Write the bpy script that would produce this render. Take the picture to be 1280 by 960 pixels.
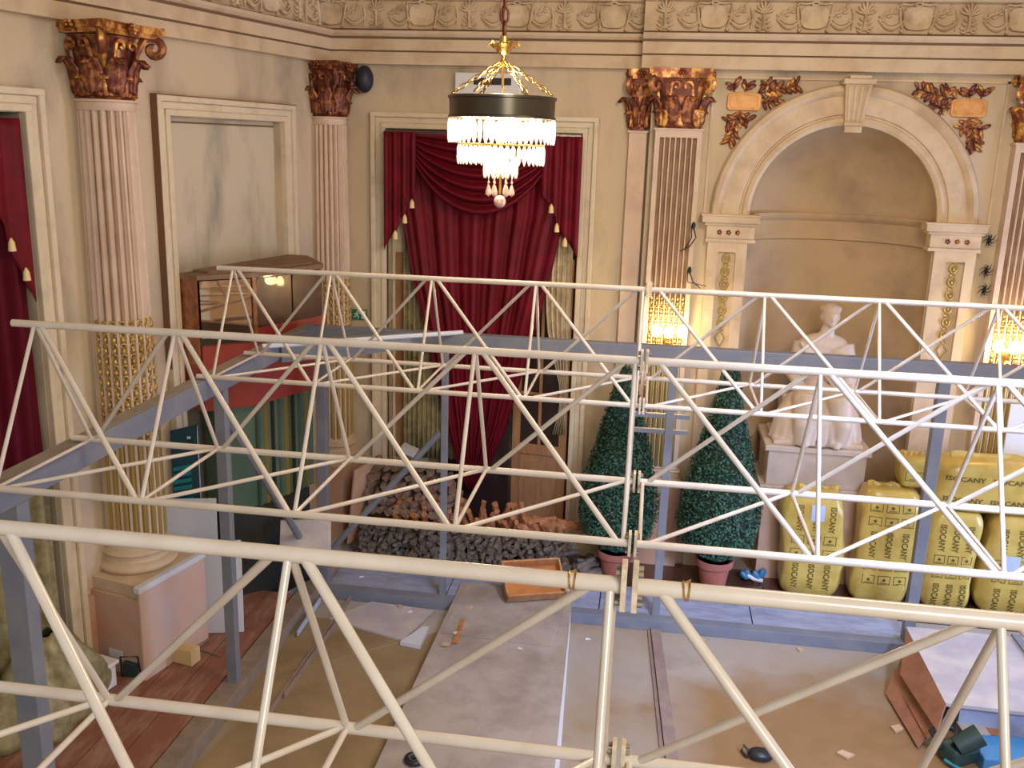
import bpy, bmesh, math, random
import numpy as np
from mathutils import Vector, Matrix
from mathutils.bvhtree import BVHTree
random.seed(7)
PI = math.pi; sin = math.sin; cos = math.cos
for o in list(bpy.data.objects): bpy.data.objects.remove(o)
SC = bpy.context.scene
COL = SC.collection
# ------------------------------------------------------------------ camera
F_PX, PITCH, YAW, ROLL = 1186.8, 0.2465, -0.1417, 0.0301
CAM = Vector((0, 0, 4.5))
fw = Vector((sin(YAW)*cos(PITCH), cos(YAW)*cos(PITCH), -sin(PITCH)))
r0 = Vector((cos(YAW), -sin(YAW), 0)); u0 = r0.cross(fw)
rt = cos(ROLL)*r0 + sin(ROLL)*u0; up = -sin(ROLL)*r0 + cos(ROLL)*u0
cd = bpy.data.cameras.new('camera'); cam = bpy.data.objects.new('camera', cd); COL.objects.link(cam)
cd.sensor_width = 36; cd.lens = F_PX/1280*36; cd.clip_start = .05
cam.matrix_world = Matrix(((rt.x, up.x, -fw.x, CAM.x), (rt.y, up.y, -fw.y, CAM.y), (rt.z, up.z, -fw.z, CAM.z), (0, 0, 0, 1)))
SC.camera = cam
def at(px, py, ax, val):
    "point of the real plane (axis ax = val) seen at photo pixel px, py"
    d = fw*F_PX + rt*(px-640) + up*(480-py)
    return CAM + d*((val-CAM[ax])/d[ax])
# ------------------------------------------------------------------ world, lights, exposure
W = bpy.data.worlds.new('world'); SC.world = W; W.use_nodes = True
W.node_tree.nodes['Background'].inputs[0].default_value = (1.0, .93, .86, 1)
W.node_tree.nodes['Background'].inputs[1].default_value = .5
SC.view_settings.view_transform = 'Standard'; SC.view_settings.look = 'None'
SC.view_settings.exposure = -0.12; SC.view_settings.gamma = 1
def area(name, loc, target, sx, sy, power, col):
    l = bpy.data.lights.new(name, 'AREA'); l.shape = 'RECTANGLE'; l.size = sx; l.size_y = sy; l.energy = power; l.color = col
    o = bpy.data.objects.new(name, l); COL.objects.link(o); o.location = loc
    o.rotation_euler = (Vector(target)-Vector(loc)).to_track_quat('-Z', 'Y').to_euler(); return o
def point(name, loc, power, col, r=.05):
    l = bpy.data.lights.new(name, 'POINT'); l.energy = power; l.color = col; l.shadow_soft_size = r
    o = bpy.data.objects.new(name, l); COL.objects.link(o); o.location = loc; return o
area('window_daylight', (6.2, 8.3, 1.7), (0, 8.3, .2), 1.6, 2.4, 250, (.42, .58, 1))
area('camera_side_fill', (2.6, -2.2, 5.6), (-.5, 7, 2.2), 2.6, 1.6, 270, (1, .95, .84))  # warm fill lamp added behind the camera, no window known there
area('overhead_fill', (1.6, 5.2, 6.5), (1.2, 6.4, 0), 1.6, 1.6, 190, (1, .78, .54))  # unseen soft lamp added overhead in place of further chandeliers
l_ = area('high_window_skylight', (3.4, .6, 6.6), (.9, 8.1, 0), 1.4, 1.2, 75, (.42, .58, 1)); l_.data.spread = math.radians(42)
# ------------------------------------------------------------------ materials
def mat(name, c, rough=.6, metal=0, c2=None, sc=3, lo=.4, hi=.65, bump=0, bsc=40, stretch=(1, 1, 1), c3=None, sc3=1, spec=.5, sheen=0, coat=0):
    m = bpy.data.materials.new(name); m.use_nodes = True; N = m.node_tree.nodes; L = m.node_tree.links
    b = N['Principled BSDF']; b.inputs['Roughness'].default_value = rough; b.inputs['Metallic'].default_value = metal
    b.inputs['Specular IOR Level'].default_value = spec
    b.inputs['Base Color'].default_value = (*c, 1)
    if sheen: b.inputs['Sheen Weight'].default_value = sheen
    if coat: b.inputs['Coat Weight'].default_value = coat
    if c2 or bump:
        g = N.new('ShaderNodeNewGeometry'); mp = N.new('ShaderNodeMapping'); mp.inputs['Scale'].default_value = stretch
        L.new(g.outputs['Position'], mp.inputs['Vector'])
    prev = None
    for (cc, s) in ((c2, sc), (c3, sc3)):
        if not cc: continue
        n = N.new('ShaderNodeTexNoise'); n.inputs['Scale'].default_value = s; n.inputs['Detail'].default_value = 5; n.inputs['Roughness'].default_value = .6
        L.new(mp.outputs[0], n.inputs['Vector'])
        r = N.new('ShaderNodeValToRGB'); r.color_ramp.elements[0].position = lo; r.color_ramp.elements[1].position = hi
        L.new(n.outputs['Fac'], r.inputs['Fac'])
        mx = N.new('ShaderNodeMix'); mx.data_type = 'RGBA'; mx.inputs['A'].default_value = (*c, 1); mx.inputs['B'].default_value = (*cc, 1)
        if prev: L.new(prev, mx.inputs['A'])
        L.new(r.outputs[0], mx.inputs['Factor']); prev = mx.outputs['Result']
    if prev: L.new(prev, b.inputs['Base Color'])
    if bump:
        n = N.new('ShaderNodeTexNoise'); n.inputs['Scale'].default_value = bsc; n.inputs['Detail'].default_value = 4
        L.new(mp.outputs[0], n.inputs['Vector'])
        bp = N.new('ShaderNodeBump'); bp.inputs['Strength'].default_value = bump; bp.inputs['Distance'].default_value = .01
        L.new(n.outputs['Fac'], bp.inputs['Height']); L.new(bp.outputs[0], b.inputs['Normal'])
    return m
def emis(name, c, s):
    m = mat(name, c); b = m.node_tree.nodes['Principled BSDF']; b.inputs['Emission Color'].default_value = (*c, 1); b.inputs['Emission Strength'].default_value = s; return m
M_ = {}
M_['wall'] = mat('old_plaster', (.60, .50, .35), .8, c2=(.27, .22, .17), sc=1.5, lo=.46, hi=.72, bump=.15, bsc=30, stretch=(1, 1, .45), c3=(.64, .49, .37), sc3=.8)
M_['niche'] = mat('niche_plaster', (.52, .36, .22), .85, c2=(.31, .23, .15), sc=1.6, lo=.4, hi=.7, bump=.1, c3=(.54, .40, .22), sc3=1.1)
M_['panel'] = mat('dirty_panel', (.60, .53, .40), .8, c2=(.24, .22, .18), sc=2.2, lo=.45, hi=.75, bump=.1, stretch=(1, 1, .35))
M_['trim'] = mat('painted_trim', (.70, .60, .44), .55, c2=(.52, .43, .31), sc=5, lo=.5, hi=.8)
M_['stone'] = mat('cream_stucco', (.66, .52, .36), .65, c2=(.47, .33, .20), sc=3, lo=.45, hi=.75)
M_['column'] = mat('column_stucco', (.68, .52, .40), .55, c2=(.58, .42, .31), sc=4, lo=.45, hi=.75)
M_['groove'] = mat('dark_groove', (.20, .11, .06), .9)  # dark brown for recessed lines and thin frame strips
M_['relief'] = mat('relief_stucco', (.70, .56, .39), .7, c2=(.46, .33, .19), sc=6, lo=.45, hi=.7)
M_['gold'] = mat('aged_gilding', (.24, .065, .025), .34, .4, c2=(.80, .42, .11), sc=12, lo=.46, hi=.62, bump=.2, bsc=60)
M_['gold_dark'] = mat('dark_gilding', (.15, .035, .02), .38, .35, c2=(.50, .20, .06), sc=13, lo=.49, hi=.66)
M_['gold_bright'] = mat('bright_gilding', (.72, .50, .16), .35, .6, c2=(.42, .26, .07), sc=20)
M_['brass'] = mat('brass', (.80, .52, .16), .25, 1)
M_['olive_gold'] = mat('olive_gilding', (.46, .33, .09), .4, .5)
M_['plaque'] = mat('orange_plaque', (.78, .40, .13), .5, .1, c2=(.62, .30, .09), sc=14)
M_['bronze'] = mat('dull_bronze', (.10, .085, .06), .3, .8)
M_['velvet'] = mat('red_velvet', (.17, .003, .014), .6, c2=(.11, .002, .009), sc=4, spec=.25)
M_['velvet_dark'] = mat('dark_red_velvet', (.10, .002, .012), .7, spec=.2)
M_['sheer'] = mat('shaded_gold_sheer', (.38, .33, .17), .5, .15, c2=(.20, .17, .08), sc=9)  # gold darkened, the shade behind the red drape is in the colour
M_['sheer_pale'] = mat('pale_sheer', (.66, .56, .38), .45, c2=(.45, .35, .2), sc=9)
M_['tassel'] = mat('gold_braid', (.85, .66, .34), .5)
M_['white_metal'] = mat('cream_painted_steel', (.70, .63, .56), .22, c2=(.63, .55, .47), sc=6, coat=.4)
M_['plate'] = mat('flange_steel', (.72, .62, .48), .45, c2=(.5, .4, .28), sc=25)
M_['bolt'] = mat('bolt_steel', (.25, .22, .18), .5, .6)
M_['grey'] = mat('grey_painted_steel', (.17, .19, .25), .45, c2=(.22, .23, .26), sc=4)
M_['grey_dusty'] = mat('dusty_steel', (.30, .25, .20), .8, c2=(.22, .19, .16), sc=5)
M_['deck'] = mat('painted_deck', (.34, .39, .54), .3, c2=(.24, .27, .38), sc=5, bump=.1, stretch=(1, 3, 1))  # blue grey paint pushed bluer to carry the cool daylight
M_['floor'] = mat('dusty_screed', (.36, .32, .27), .6, c2=(.50, .48, .46), sc=1.1, lo=.42, hi=.62, bump=.4, bsc=18, c3=(.30, .21, .12), sc3=.55)
def floor_stain():
    m = M_['floor']; N = m.node_tree.nodes; L = m.node_tree.links; b = N['Principled BSDF']; src = b.inputs['Base Color'].links[0].from_socket
    g = N.new('ShaderNodeNewGeometry'); sp = N.new('ShaderNodeSeparateXYZ'); L.new(g.outputs['Position'], sp.inputs[0])
    n = N.new('ShaderNodeTexNoise'); n.inputs['Scale'].default_value = 1.6; n.inputs['Detail'].default_value = 6; L.new(g.outputs['Position'], n.inputs['Vector'])
    def M2(op, a, bb):
        x = N.new('ShaderNodeMath'); x.operation = op
        for i, v in enumerate((a, bb)):
            if isinstance(v, (int, float)): x.inputs[i].default_value = v
            else: L.new(v, x.inputs[i])
        return x.outputs[0]
    d = M2('ADD', M2('MULTIPLY', M2('SUBTRACT', 8.0, sp.outputs['Y']), 1.6), M2('MULTIPLY', M2('SUBTRACT', n.outputs['Fac'], .5), 2.4))
    d = M2('MINIMUM', d, M2('MULTIPLY', M2('SUBTRACT', sp.outputs['X'], .25), 2.0)); c = N.new('ShaderNodeClamp'); L.new(d, c.inputs[0])
    n2 = N.new('ShaderNodeTexNoise'); n2.inputs['Scale'].default_value = 5; n2.inputs['Detail'].default_value = 8; L.new(g.outputs['Position'], n2.inputs['Vector'])
    k = N.new('ShaderNodeMix'); k.data_type = 'RGBA'; k.inputs['A'].default_value = (.22, .13, .06, 1); k.inputs['B'].default_value = (.34, .20, .085, 1); L.new(n2.outputs['Fac'], k.inputs['Factor'])
    mx = N.new('ShaderNodeMix'); mx.data_type = 'RGBA'; L.new(src, mx.inputs['A']); L.new(k.outputs['Result'], mx.inputs['B']); L.new(c.outputs[0], mx.inputs['Factor'])
    L.new(mx.outputs['Result'], b.inputs['Base Color'])
floor_stain()
M_['dark_flute'] = mat('dark_flute_stucco', (.30, .18, .11), .8, c2=(.40, .27, .18), sc=5)  # darker stucco tone for the middle of each flute
M_['red_floor'] = mat('red_worn_boards', (.24, .095, .06), .7, c2=(.34, .20, .14), sc=4, lo=.45, hi=.7, stretch=(3, .8, 1), bump=.2)
M_['brown_sheet'] = mat('brown_hardboard', (.33, .24, .13), .7, c2=(.24, .17, .09), sc=2, bump=.1)
M_['batten'] = mat('grey_brown_batten', (.26, .19, .18), .7, c2=(.34, .25, .2), sc=8)
M_['rail'] = mat('dusty_floor_rail', (.27, .21, .16), .75, c2=(.2, .16, .13), sc=6)
M_['white_board'] = mat('dusty_plasterboard', (.42, .37, .33), .6, c2=(.28, .23, .20), sc=2.6, lo=.42, hi=.7, bump=.1)
M_['white_edge'] = mat('white_laminate', (.66, .70, .80), .4)
M_['pinkboard'] = mat('lit_pale_pink_board', (.62, .42, .34), .5, c2=(.58, .50, .50), sc=1.6)
M_['lilac'] = mat('lilac_board', (.44, .41, .45), .5, c2=(.60, .55, .52), sc=3)
M_['wood'] = mat('orange_wood', (.50, .25, .10), .45, c2=(.36, .15, .06), sc=5, stretch=(3, 3, .6))
M_['burl'] = mat('burl_veneer', (.42, .15, .05), .25, c2=(.20, .06, .02), sc=9, coat=.4)
M_['redwood'] = mat('red_lacquer', (.36, .05, .03), .3, c2=(.28, .035, .03), sc=3, coat=.3)
M_['darkwood'] = mat('dark_brown_wood', (.10, .035, .022), .25, c2=(.05, .02, .015), sc=5, coat=.4)
M_['topboard'] = mat('dusty_brown_top', (.22, .13, .075), .8, c2=(.30, .19, .12), sc=6)
M_['mirror'] = mat('mirror_glass', (.75, .55, .40), .04, 1)
M_['green'] = mat('dark_green_panel', (.06, .12, .08), .5, c2=(.10, .15, .09), sc=4)
M_['dark'] = mat('near_black', (.02, .022, .02), .7)
M_['doorwood'] = mat('door_wood', (.42, .22, .10), .5, c2=(.33, .16, .07), sc=6, stretch=(3, 3, .5))
M_['pane'] = mat('dark_window_pane', (.035, .02, .02), .08)
M_['bark'] = mat('dark_bark', (.11, .09, .075), .85, c2=(.20, .16, .12), sc=14, bump=.5, bsc=60)
M_['logwood'] = mat('split_wood', (.46, .20, .09), .75, c2=(.30, .12, .05), sc=12, bump=.3)
M_['logend'] = mat('weathered_log', (.20, .13, .10), .85, c2=(.30, .20, .14), sc=16, bump=.4)
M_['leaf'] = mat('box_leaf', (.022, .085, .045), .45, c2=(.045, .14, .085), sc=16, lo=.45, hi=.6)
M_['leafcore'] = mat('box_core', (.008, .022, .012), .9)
M_['terracotta'] = mat('terracotta', (.50, .17, .12), .6, c2=(.42, .13, .09), sc=7)
M_['soil'] = mat('soil', (.05, .03, .02), .9)
M_['sack'] = mat('yellow_plastic_sack', (.60, .44, .11), .28, c2=(.48, .33, .07), sc=5, bump=.35, bsc=9)
M_['ink'] = mat('dark_olive_print', (.13, .09, .01), .5)
M_['sticker'] = mat('blue_white_label', (.46, .56, .80), .5)
M_['marble'] = mat('white_marble', (.66, .55, .46), .5, c2=(.58, .46, .37), sc=5)
M_['plinth'] = mat('plinth_paint', (.60, .40, .29), .7, c2=(.52, .33, .23), sc=3)
M_['salmon'] = mat('salmon_paint', (.55, .30, .18), .7, c2=(.48, .24, .13), sc=3, c3=(.60, .42, .34), sc3=1.5)
M_['black'] = mat('black_plastic', (.015, .017, .022), .4)
M_['navy'] = mat('navy_speaker', (.012, .018, .035), .5)
M_['white'] = mat('white_plastic', (.72, .72, .74), .4)
M_['exit'] = mat('exit_green', (.0, .20, .11), .4)
M_['teal'] = mat('teal_slats', (.01, .20, .24), .4)
M_['tealdark'] = mat('teal_dark', (.012, .06, .09), .4)
M_['blue'] = mat('blue_plastic', (.05, .22, .45), .4)
M_['machine'] = mat('dark_green_tool', (.02, .05, .045), .45)
M_['yellowblock'] = mat('yellow_foam_block', (.66, .47, .22), .8)
M_['chip'] = mat('wood_chip', (.55, .38, .24), .8)
M_['orange_tray'] = mat('orange_tray', (.50, .18, .04), .5, c2=(.4, .13, .03), sc=6)
M_['bulb'] = emis('warm_bulb', (1, .86, .66), 32)
M_['flame'] = emis('sconce_bulb', (1, .74, .36), 60)
M_['crystal'] = None
def crystal():
    m = bpy.data.materials.new('cut_crystal'); m.use_nodes = True; N = m.node_tree.nodes; L = m.node_tree.links
    b = N['Principled BSDF']; b.inputs['Base Color'].default_value = (1, .97, .92, 1); b.inputs['Roughness'].default_value = .12
    t = N.new('ShaderNodeBsdfTranslucent'); t.inputs[0].default_value = (1, .97, .92, 1)
    mx = N.new('ShaderNodeMixShader'); mx.inputs[0].default_value = .6
    L.new(b.outputs[0], mx.inputs[1]); L.new(t.outputs[0], mx.inputs[2]); L.new(mx.outputs[0], N['Material Output'].inputs[0]); return m
M_['crystal'] = crystal()
M_['pinkglass'] = mat('rose_tinted_crystal', (.80, .60, .52), .08, .25, c2=(.55, .35, .32), sc=30)
# ------------------------------------------------------------------ mesh helpers
class MB:
    def __init__(s, M=None): s.v = []; s.f = []; s.M = M
    def add(s, vs, fs):
        b = len(s.v)
        for p in vs: s.v.append(s.M @ Vector(p) if s.M else Vector(p))
        s.f += [[b+i for i in f] for f in fs]; return s
    def box(s, x0, x1, y0, y1, z0, z1, T=None):
        vs = [Vector((x, y, z)) for x in (x0, x1) for y in (y0, y1) for z in (z0, z1)]
        if T: vs = [T @ v for v in vs]
        return s.add(vs, [(0, 1, 3, 2), (4, 6, 7, 5), (0, 4, 5, 1), (2, 3, 7, 6), (0, 2, 6, 4), (1, 5, 7, 3)])
    def prism(s, poly, z0, z1):
        n = len(poly); vs = [(x, y, z0) for x, y in poly]+[(x, y, z1) for x, y in poly]
        return s.add(vs, [list(range(n))[::-1], list(range(n, 2*n))]+[(i, (i+1) % n, n+(i+1) % n, n+i) for i in range(n)])
    def extr_a(s, prof, a0, a1):
        "profile of (b,z) swept along a"
        n = len(prof); vs = [(a0, b, z) for b, z in prof]+[(a1, b, z) for b, z in prof]
        return s.add(vs, [list(range(n)), list(range(n, 2*n))[::-1]]+[(i, (i+1) % n, n+(i+1) % n, n+i) for i in range(n)])
    def tube(s, pts, r, n=8, cap=True, flat=1):
        pts = [Vector(p) for p in pts]; R = r if isinstance(r, (list, tuple)) else [r]*len(pts)
        vs = []; prev = None
        for i, p in enumerate(pts):
            d = (pts[min(i+1, len(pts)-1)]-pts[max(i-1, 0)]).normalized()
            ref = prev if prev is not None else (Vector((0, 0, 1)) if abs(d.z) < .9 else Vector((1, 0, 0)))
            x = (ref-d*ref.dot(d)).normalized(); prev = x; y = d.cross(x)
            for k in range(n):
                a = 2*PI*(k+.5)/n; vs.append(p+x*cos(a)*R[i]+y*sin(a)*R[i]*flat)
        fs = [(i*n+k, i*n+(k+1) % n, (i+1)*n+(k+1) % n, (i+1)*n+k) for i in range(len(pts)-1) for k in range(n)]
        if cap: fs += [list(range(n))[::-1], list(range((len(pts)-1)*n, len(pts)*n))]
        return s.add(vs, fs)
    def lathe(s, prof, n=24, c=(0, 0), ang=(0, 2*PI), sx=1, sy=1, rf=None):
        full = abs(ang[1]-ang[0]-2*PI) < 1e-4; m = n if full else n+1; vs = []
        for (r, z) in prof:
            for k in range(m):
                a = ang[0]+(ang[1]-ang[0])*k/n; rr = r*(rf(a, z) if rf else 1)
                vs.append((c[0]+rr*cos(a)*sx, c[1]+rr*sin(a)*sy, z))
        fs = []
        for i in range(len(prof)-1):
            for k in range(n):
                k2 = (k+1) % m; fs.append((i*m+k, i*m+k2, (i+1)*m+k2, (i+1)*m+k))
        if full:
            if prof[0][0] > 1e-5: fs.append(list(range(m))[::-1])
            if prof[-1][0] > 1e-5: fs.append(list(range((len(prof)-1)*m, len(prof)*m)))
        return s.add(vs, fs)
    def ell(s, c, r, n=10, T=None):
        h = max(4, n//2); vs = []
        for i in range(h+1):
            t = PI*i/h
            for k in range(n):
                a = 2*PI*k/n; v = Vector((r[0]*sin(t)*cos(a), r[1]*sin(t)*sin(a), r[2]*cos(t)))
                if T: v = T @ v
                vs.append(v+Vector(c))
        return s.add(vs, [(i*n+k, (i+1)*n+k, (i+1)*n+(k+1) % n, i*n+(k+1) % n) for i in range(h) for k in range(n)])
    def grid(s, fn, nu, nv, thick=None):
        vs = [fn(i/nu, j/nv) for j in range(nv+1) for i in range(nu+1)]
        return s.add(vs, [(j*(nu+1)+i, j*(nu+1)+i+1, (j+1)*(nu+1)+i+1, (j+1)*(nu+1)+i) for j in range(nv) for i in range(nu)])
    def torus(s, c, R, r, n=12, m=6, T=None):
        vs = []
        for i in range(n):
            a = 2*PI*i/n
            for k in range(m):
                b = 2*PI*k/m; v = Vector(((R[0]+r*cos(b))*cos(a), (R[1]+r*cos(b))*sin(a), r*sin(b)))
                if T: v = T @ v
                vs.append(v+Vector(c))
        return s.add(vs, [(i*m+k, ((i+1) % n)*m+k, ((i+1) % n)*m+(k+1) % m, i*m+(k+1) % m) for i in range(n) for k in range(m)])
def rootloc(o):
    l = Vector((0, 0, 0))
    while o: l += o.location; o = o.parent
    return l
def obj(name, mb, m, parent=None, smooth=False, origin=None, solid=0, bev=0):
    "link one mesh object; vertices come in world coordinates"
    off = rootloc(parent) if parent else (Vector(origin) if origin is not None else Vector((0, 0, 0)))
    me = bpy.data.meshes.new(name); me.from_pydata([v-off for v in mb.v], [], mb.f)
    bm = bmesh.new(); bm.from_mesh(me); bmesh.ops.remove_doubles(bm, verts=bm.verts, dist=1e-5)
    bmesh.ops.recalc_face_normals(bm, faces=bm.faces); bm.to_mesh(me); bm.free()
    if smooth:
        me.polygons.foreach_set('use_smooth', [True]*len(me.polygons))
        if smooth != 'all': me.set_sharp_from_angle(angle=math.radians(smooth if smooth > 1 else 40))
    me.materials.append(m if not isinstance(m, str) else M_[m])
    o = bpy.data.objects.new(name, me); COL.objects.link(o)
    if parent: o.parent = parent
    elif origin is not None: o.location = off
    if solid: md = o.modifiers.new('solid', 'SOLIDIFY'); md.thickness = solid; md.offset = 0
    if bev: md = o.modifiers.new('bevel', 'BEVEL'); md.width = bev; md.segments = 2; md.limit_method = 'ANGLE'
    return o
def tag(o, label=None, cat=None, group=None, kind=None):
    if label: o['label'] = label
    if cat: o['category'] = cat
    if group: o['group'] = group
    if kind: o['kind'] = kind
    return o
def thing(name, label, cat, loc, group=None):
    o = bpy.data.objects.new(name, None); o.empty_display_size = .1; COL.objects.link(o); o.location = loc; return tag(o, label, cat, group)
def struct(name, mb, m, **k): return tag(obj(name, mb, m, **k), kind='structure')
def share(src, name, parent, M):
    "another piece with the same mesh data, placed by M in world space"
    o = bpy.data.objects.new(name, src.data); COL.objects.link(o); o.parent = parent
    o.matrix_local = Matrix.Translation(-rootloc(parent)) @ M; return o
def raw(name, mb, m, smooth=False):
    "mesh holder not linked to the scene"
    o = obj(name, mb, m, smooth=smooth); COL.objects.unlink(o); return o
# ------------------------------------------------------------------ wall frames: local axes a (along), b (out of the wall), z
LC = Vector((-3.55, 10.2, 0)); LU = Vector((-.2334, -.9724, 0)); LN = Vector((.9724, -.2334, 0))
def frame(o, a, b): return Matrix(((a.x, b.x, 0, o.x), (a.y, b.y, 0, o.y), (0, 0, 1, 0), (0, 0, 0, 1)))
ML = frame(LC, LU, LN)
YB, YN = 10.2, 10.06                      # back wall plane, and the plane of the niche bay that stands forward
MBK = frame(Vector((0, YB, 0)), Vector((1, 0, 0)), Vector((0, -1, 0)))
MN = frame(Vector((0, YN, 0)), Vector((1, 0, 0)), Vector((0, -1, 0)))
CEIL = 6.9; XR = 6.6; XB = -.10           # XB: where the niche bay breaks forward
# ------------------------------------------------------------------ room shell
struct('floor', MB().box(-7.5, XR+.3, -3.2, 11.6, -.1, 0), 'floor')
struct('ceiling', MB().box(-7.5, XR+.3, 1.5, 11.6, CEIL, CEIL+.1), 'stone')
m = MB(ML)
m.box(-.5, .86, -.3, 0, 0, CEIL).box(.86, 2.50, -.3, 0, 4.65, CEIL).box(2.5, 3.95, -.3, 0, 0, CEIL).box(3.95, 6.05, -.3, 0, 4.62, CEIL).box(6.05, 8.6, -.3, 0, 0, CEIL).box(.86, 2.5, -.3, 0, 0, .6)
wl = struct('wall_left', m, 'wall')
obj('panel', MB(ML).box(.86, 2.5, -.2, -.08, .6, 4.65), 'panel', wl)
m = MB(MBK); m.box(-3.9, -2.89, -.35, 0, 0, CEIL).box(-2.89, -.79, -.35, 0, 4.63, CEIL).box(-.79, XB+.02, -.35, 0, 0, CEIL)
struct('wall_back', m, 'wall')
struct('wall_right', MB().box(XR, XR+.2, 1.5, 11.4, 0, CEIL), 'wall')
# niche bay with arched opening
NCX, NZ, NR = 1.855, 3.88, .915
m = MB(MN); K = 32
arc = [(NCX-NR*cos(PI*i/K), NZ+NR*sin(PI*i/K)) for i in range(K+1)]
top = [(NCX-NR-.6+(2*NR+1.2)*i/K, CEIL) for i in range(K+1)]
vs = [(x, 0, z) for x, z in arc]+[(x, 0, z) for x, z in top]
m.add(vs, [(i, i+1, K+2+i, K+1+i) for i in range(K)])
m.add([(NCX-NR, 0, NZ), (NCX-NR-.6, 0, CEIL), (NCX-NR-.6, 0, 0), (NCX-NR, 0, 0)], [(0, 1, 2, 3)])
m.add([(NCX+NR, 0, NZ), (NCX+NR+.6, 0, CEIL), (NCX+NR+.6, 0, 0), (NCX+NR, 0, 0)], [(0, 1, 2, 3)])
m.box(XB, NCX-NR-.6, -.3, 0, 0, CEIL).box(NCX+NR+.6, XR, -.3, 0, 0, CEIL)
wn = struct('wall_niche', m, 'wall')
m = MB(MN); KD = .72
m.lathe([(1, 0), (1, NZ)], 32, (NCX, 0), (PI, 2*PI), NR, KD)
m.lathe([(cos(PI/2*i/12), NZ+NR*sin(PI/2*i/12)) for i in range(13)], 32, (NCX, 0), (PI, 2*PI), NR, KD)
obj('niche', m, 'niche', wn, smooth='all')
m = MB(MN)
m.lathe([(1.0, 3.60), (.965, 3.61), (.97, 3.64), (.985, 3.66), (.985, 3.80), (.95, 3.83), (.93, 3.86), (.93, 3.885), (1, 3.885)], 32, (NCX, 0), (PI, 2*PI), NR, KD)
obj('band', m, 'niche', wn, smooth=30)
# archivolt
prof = [(.895, 0), (.895, .05), (.93, .075), (.965, .06), (.975, .035), (.99, .035), (1.0, .06), (1.06, .07), (1.17, .05), (1.185, .075), (1.22, .10), (1.265, .085), (1.285, .05), (1.285, 0)]
def archi(u, v): return None
m = MB(MN); K = 40; n = len(prof); vs = []
for i in range(K+1):
    a = PI*i/K
    for r, b in prof: vs.append((NCX-(r+.01)*cos(a), b, NZ+(r+.01)*sin(a)))
m.add(vs, [(i*n+k, i*n+k+1, (i+1)*n+k+1, (i+1)*n+k) for i in range(K) for k in range(n-1)])
obj('archivolt', m, 'stone', wn, smooth=30)
# keystone
t = thing('keystone', 'fluted plaster keystone at the top of the niche arch', 'keystone', (NCX, YN-.1, 4.76))
m = MB(MN); z0, z1 = 4.80, 5.16
m.add([(NCX-.085, 0, z0), (NCX+.085, 0, z0), (NCX+.125, 0, z1), (NCX-.125, 0, z1), (NCX-.085, .12, z0), (NCX+.085, .12, z0), (NCX+.125, .19, z1), (NCX-.125, .19, z1)],
      [(0, 1, 2, 3), (4, 5, 6, 7), (0, 1, 5, 4), (2, 3, 7, 6), (0, 3, 7, 4), (1, 2, 6, 5)])
obj('block', m, 'stone', t)
for k in range(4):
    a0 = NCX-.062+k*.041
    obj('rib', MB(MN).tube([(a0, .125, z0+.02), (NCX+(a0-NCX)*1.45, .195, z1-.02)], .014, 6), 'stone', t, smooth=True)
obj('cap', MB(MN).box(NCX-.15, NCX+.15, 0, .22, z1, z1+.05).box(NCX-.10, NCX+.10, 0, .23, z1+.05, z1+.08), 'stone', t, bev=.01)
obj('foot', MB(MN).box(NCX-.095, NCX+.095, 0, .15, z0-.02, z0).box(NCX-.08, NCX+.08, 0, .12, z0-.085, z0-.02), 'stone', t)
# entablature
ENT = [(0, 5.28), (.10, 5.28), (.10, 5.40), (.085, 5.40), (.085, 5.415), (.13, 5.415), (.13, 5.525), (.11, 5.525), (.11, 5.545), (.16, 5.548), (.19, 5.575), (.20, 5.60), (.08, 5.615), (.05, 5.63), (.05, 5.90), (.11, 5.915), (.13, 5.95), (.22, 5.99), (.26, 6.06), (.26, 6.1), (0, 6.1)]
m1 = MB(ML).extr_a(ENT, -.25, 8.6); m2 = MB(MBK).extr_a(ENT, -3.85, XB-.02); m3 = MB(MN).extr_a(ENT, XB-.12, XR)
T1 = struct('trim_1', m1, 'stone'); T2 = struct('trim_2', m2, 'stone'); T3 = struct('trim_3', m3, 'stone')
GV = [[(.06, 5.402), (.104, 5.402), (.104, 5.414), (.06, 5.414)], [(.06, 5.527), (.134, 5.527), (.134, 5.546), (.06, 5.546)]]
for TT, MM, a0, a1 in ((T1, ML, -.2, 8.6), (T2, MBK, -3.8, XB-.02), (T3, MN, XB-.115, XR)):
    for g in GV: obj('groove_line', MB(MM).extr_a(g, a0, a1), 'groove', TT)
    obj('groove_line', MB(MM).extr_a([(.04, 5.612), (.085, 5.612), (.056, 5.632), (.04, 5.632)], a0, a1), 'groove', TT)
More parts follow.
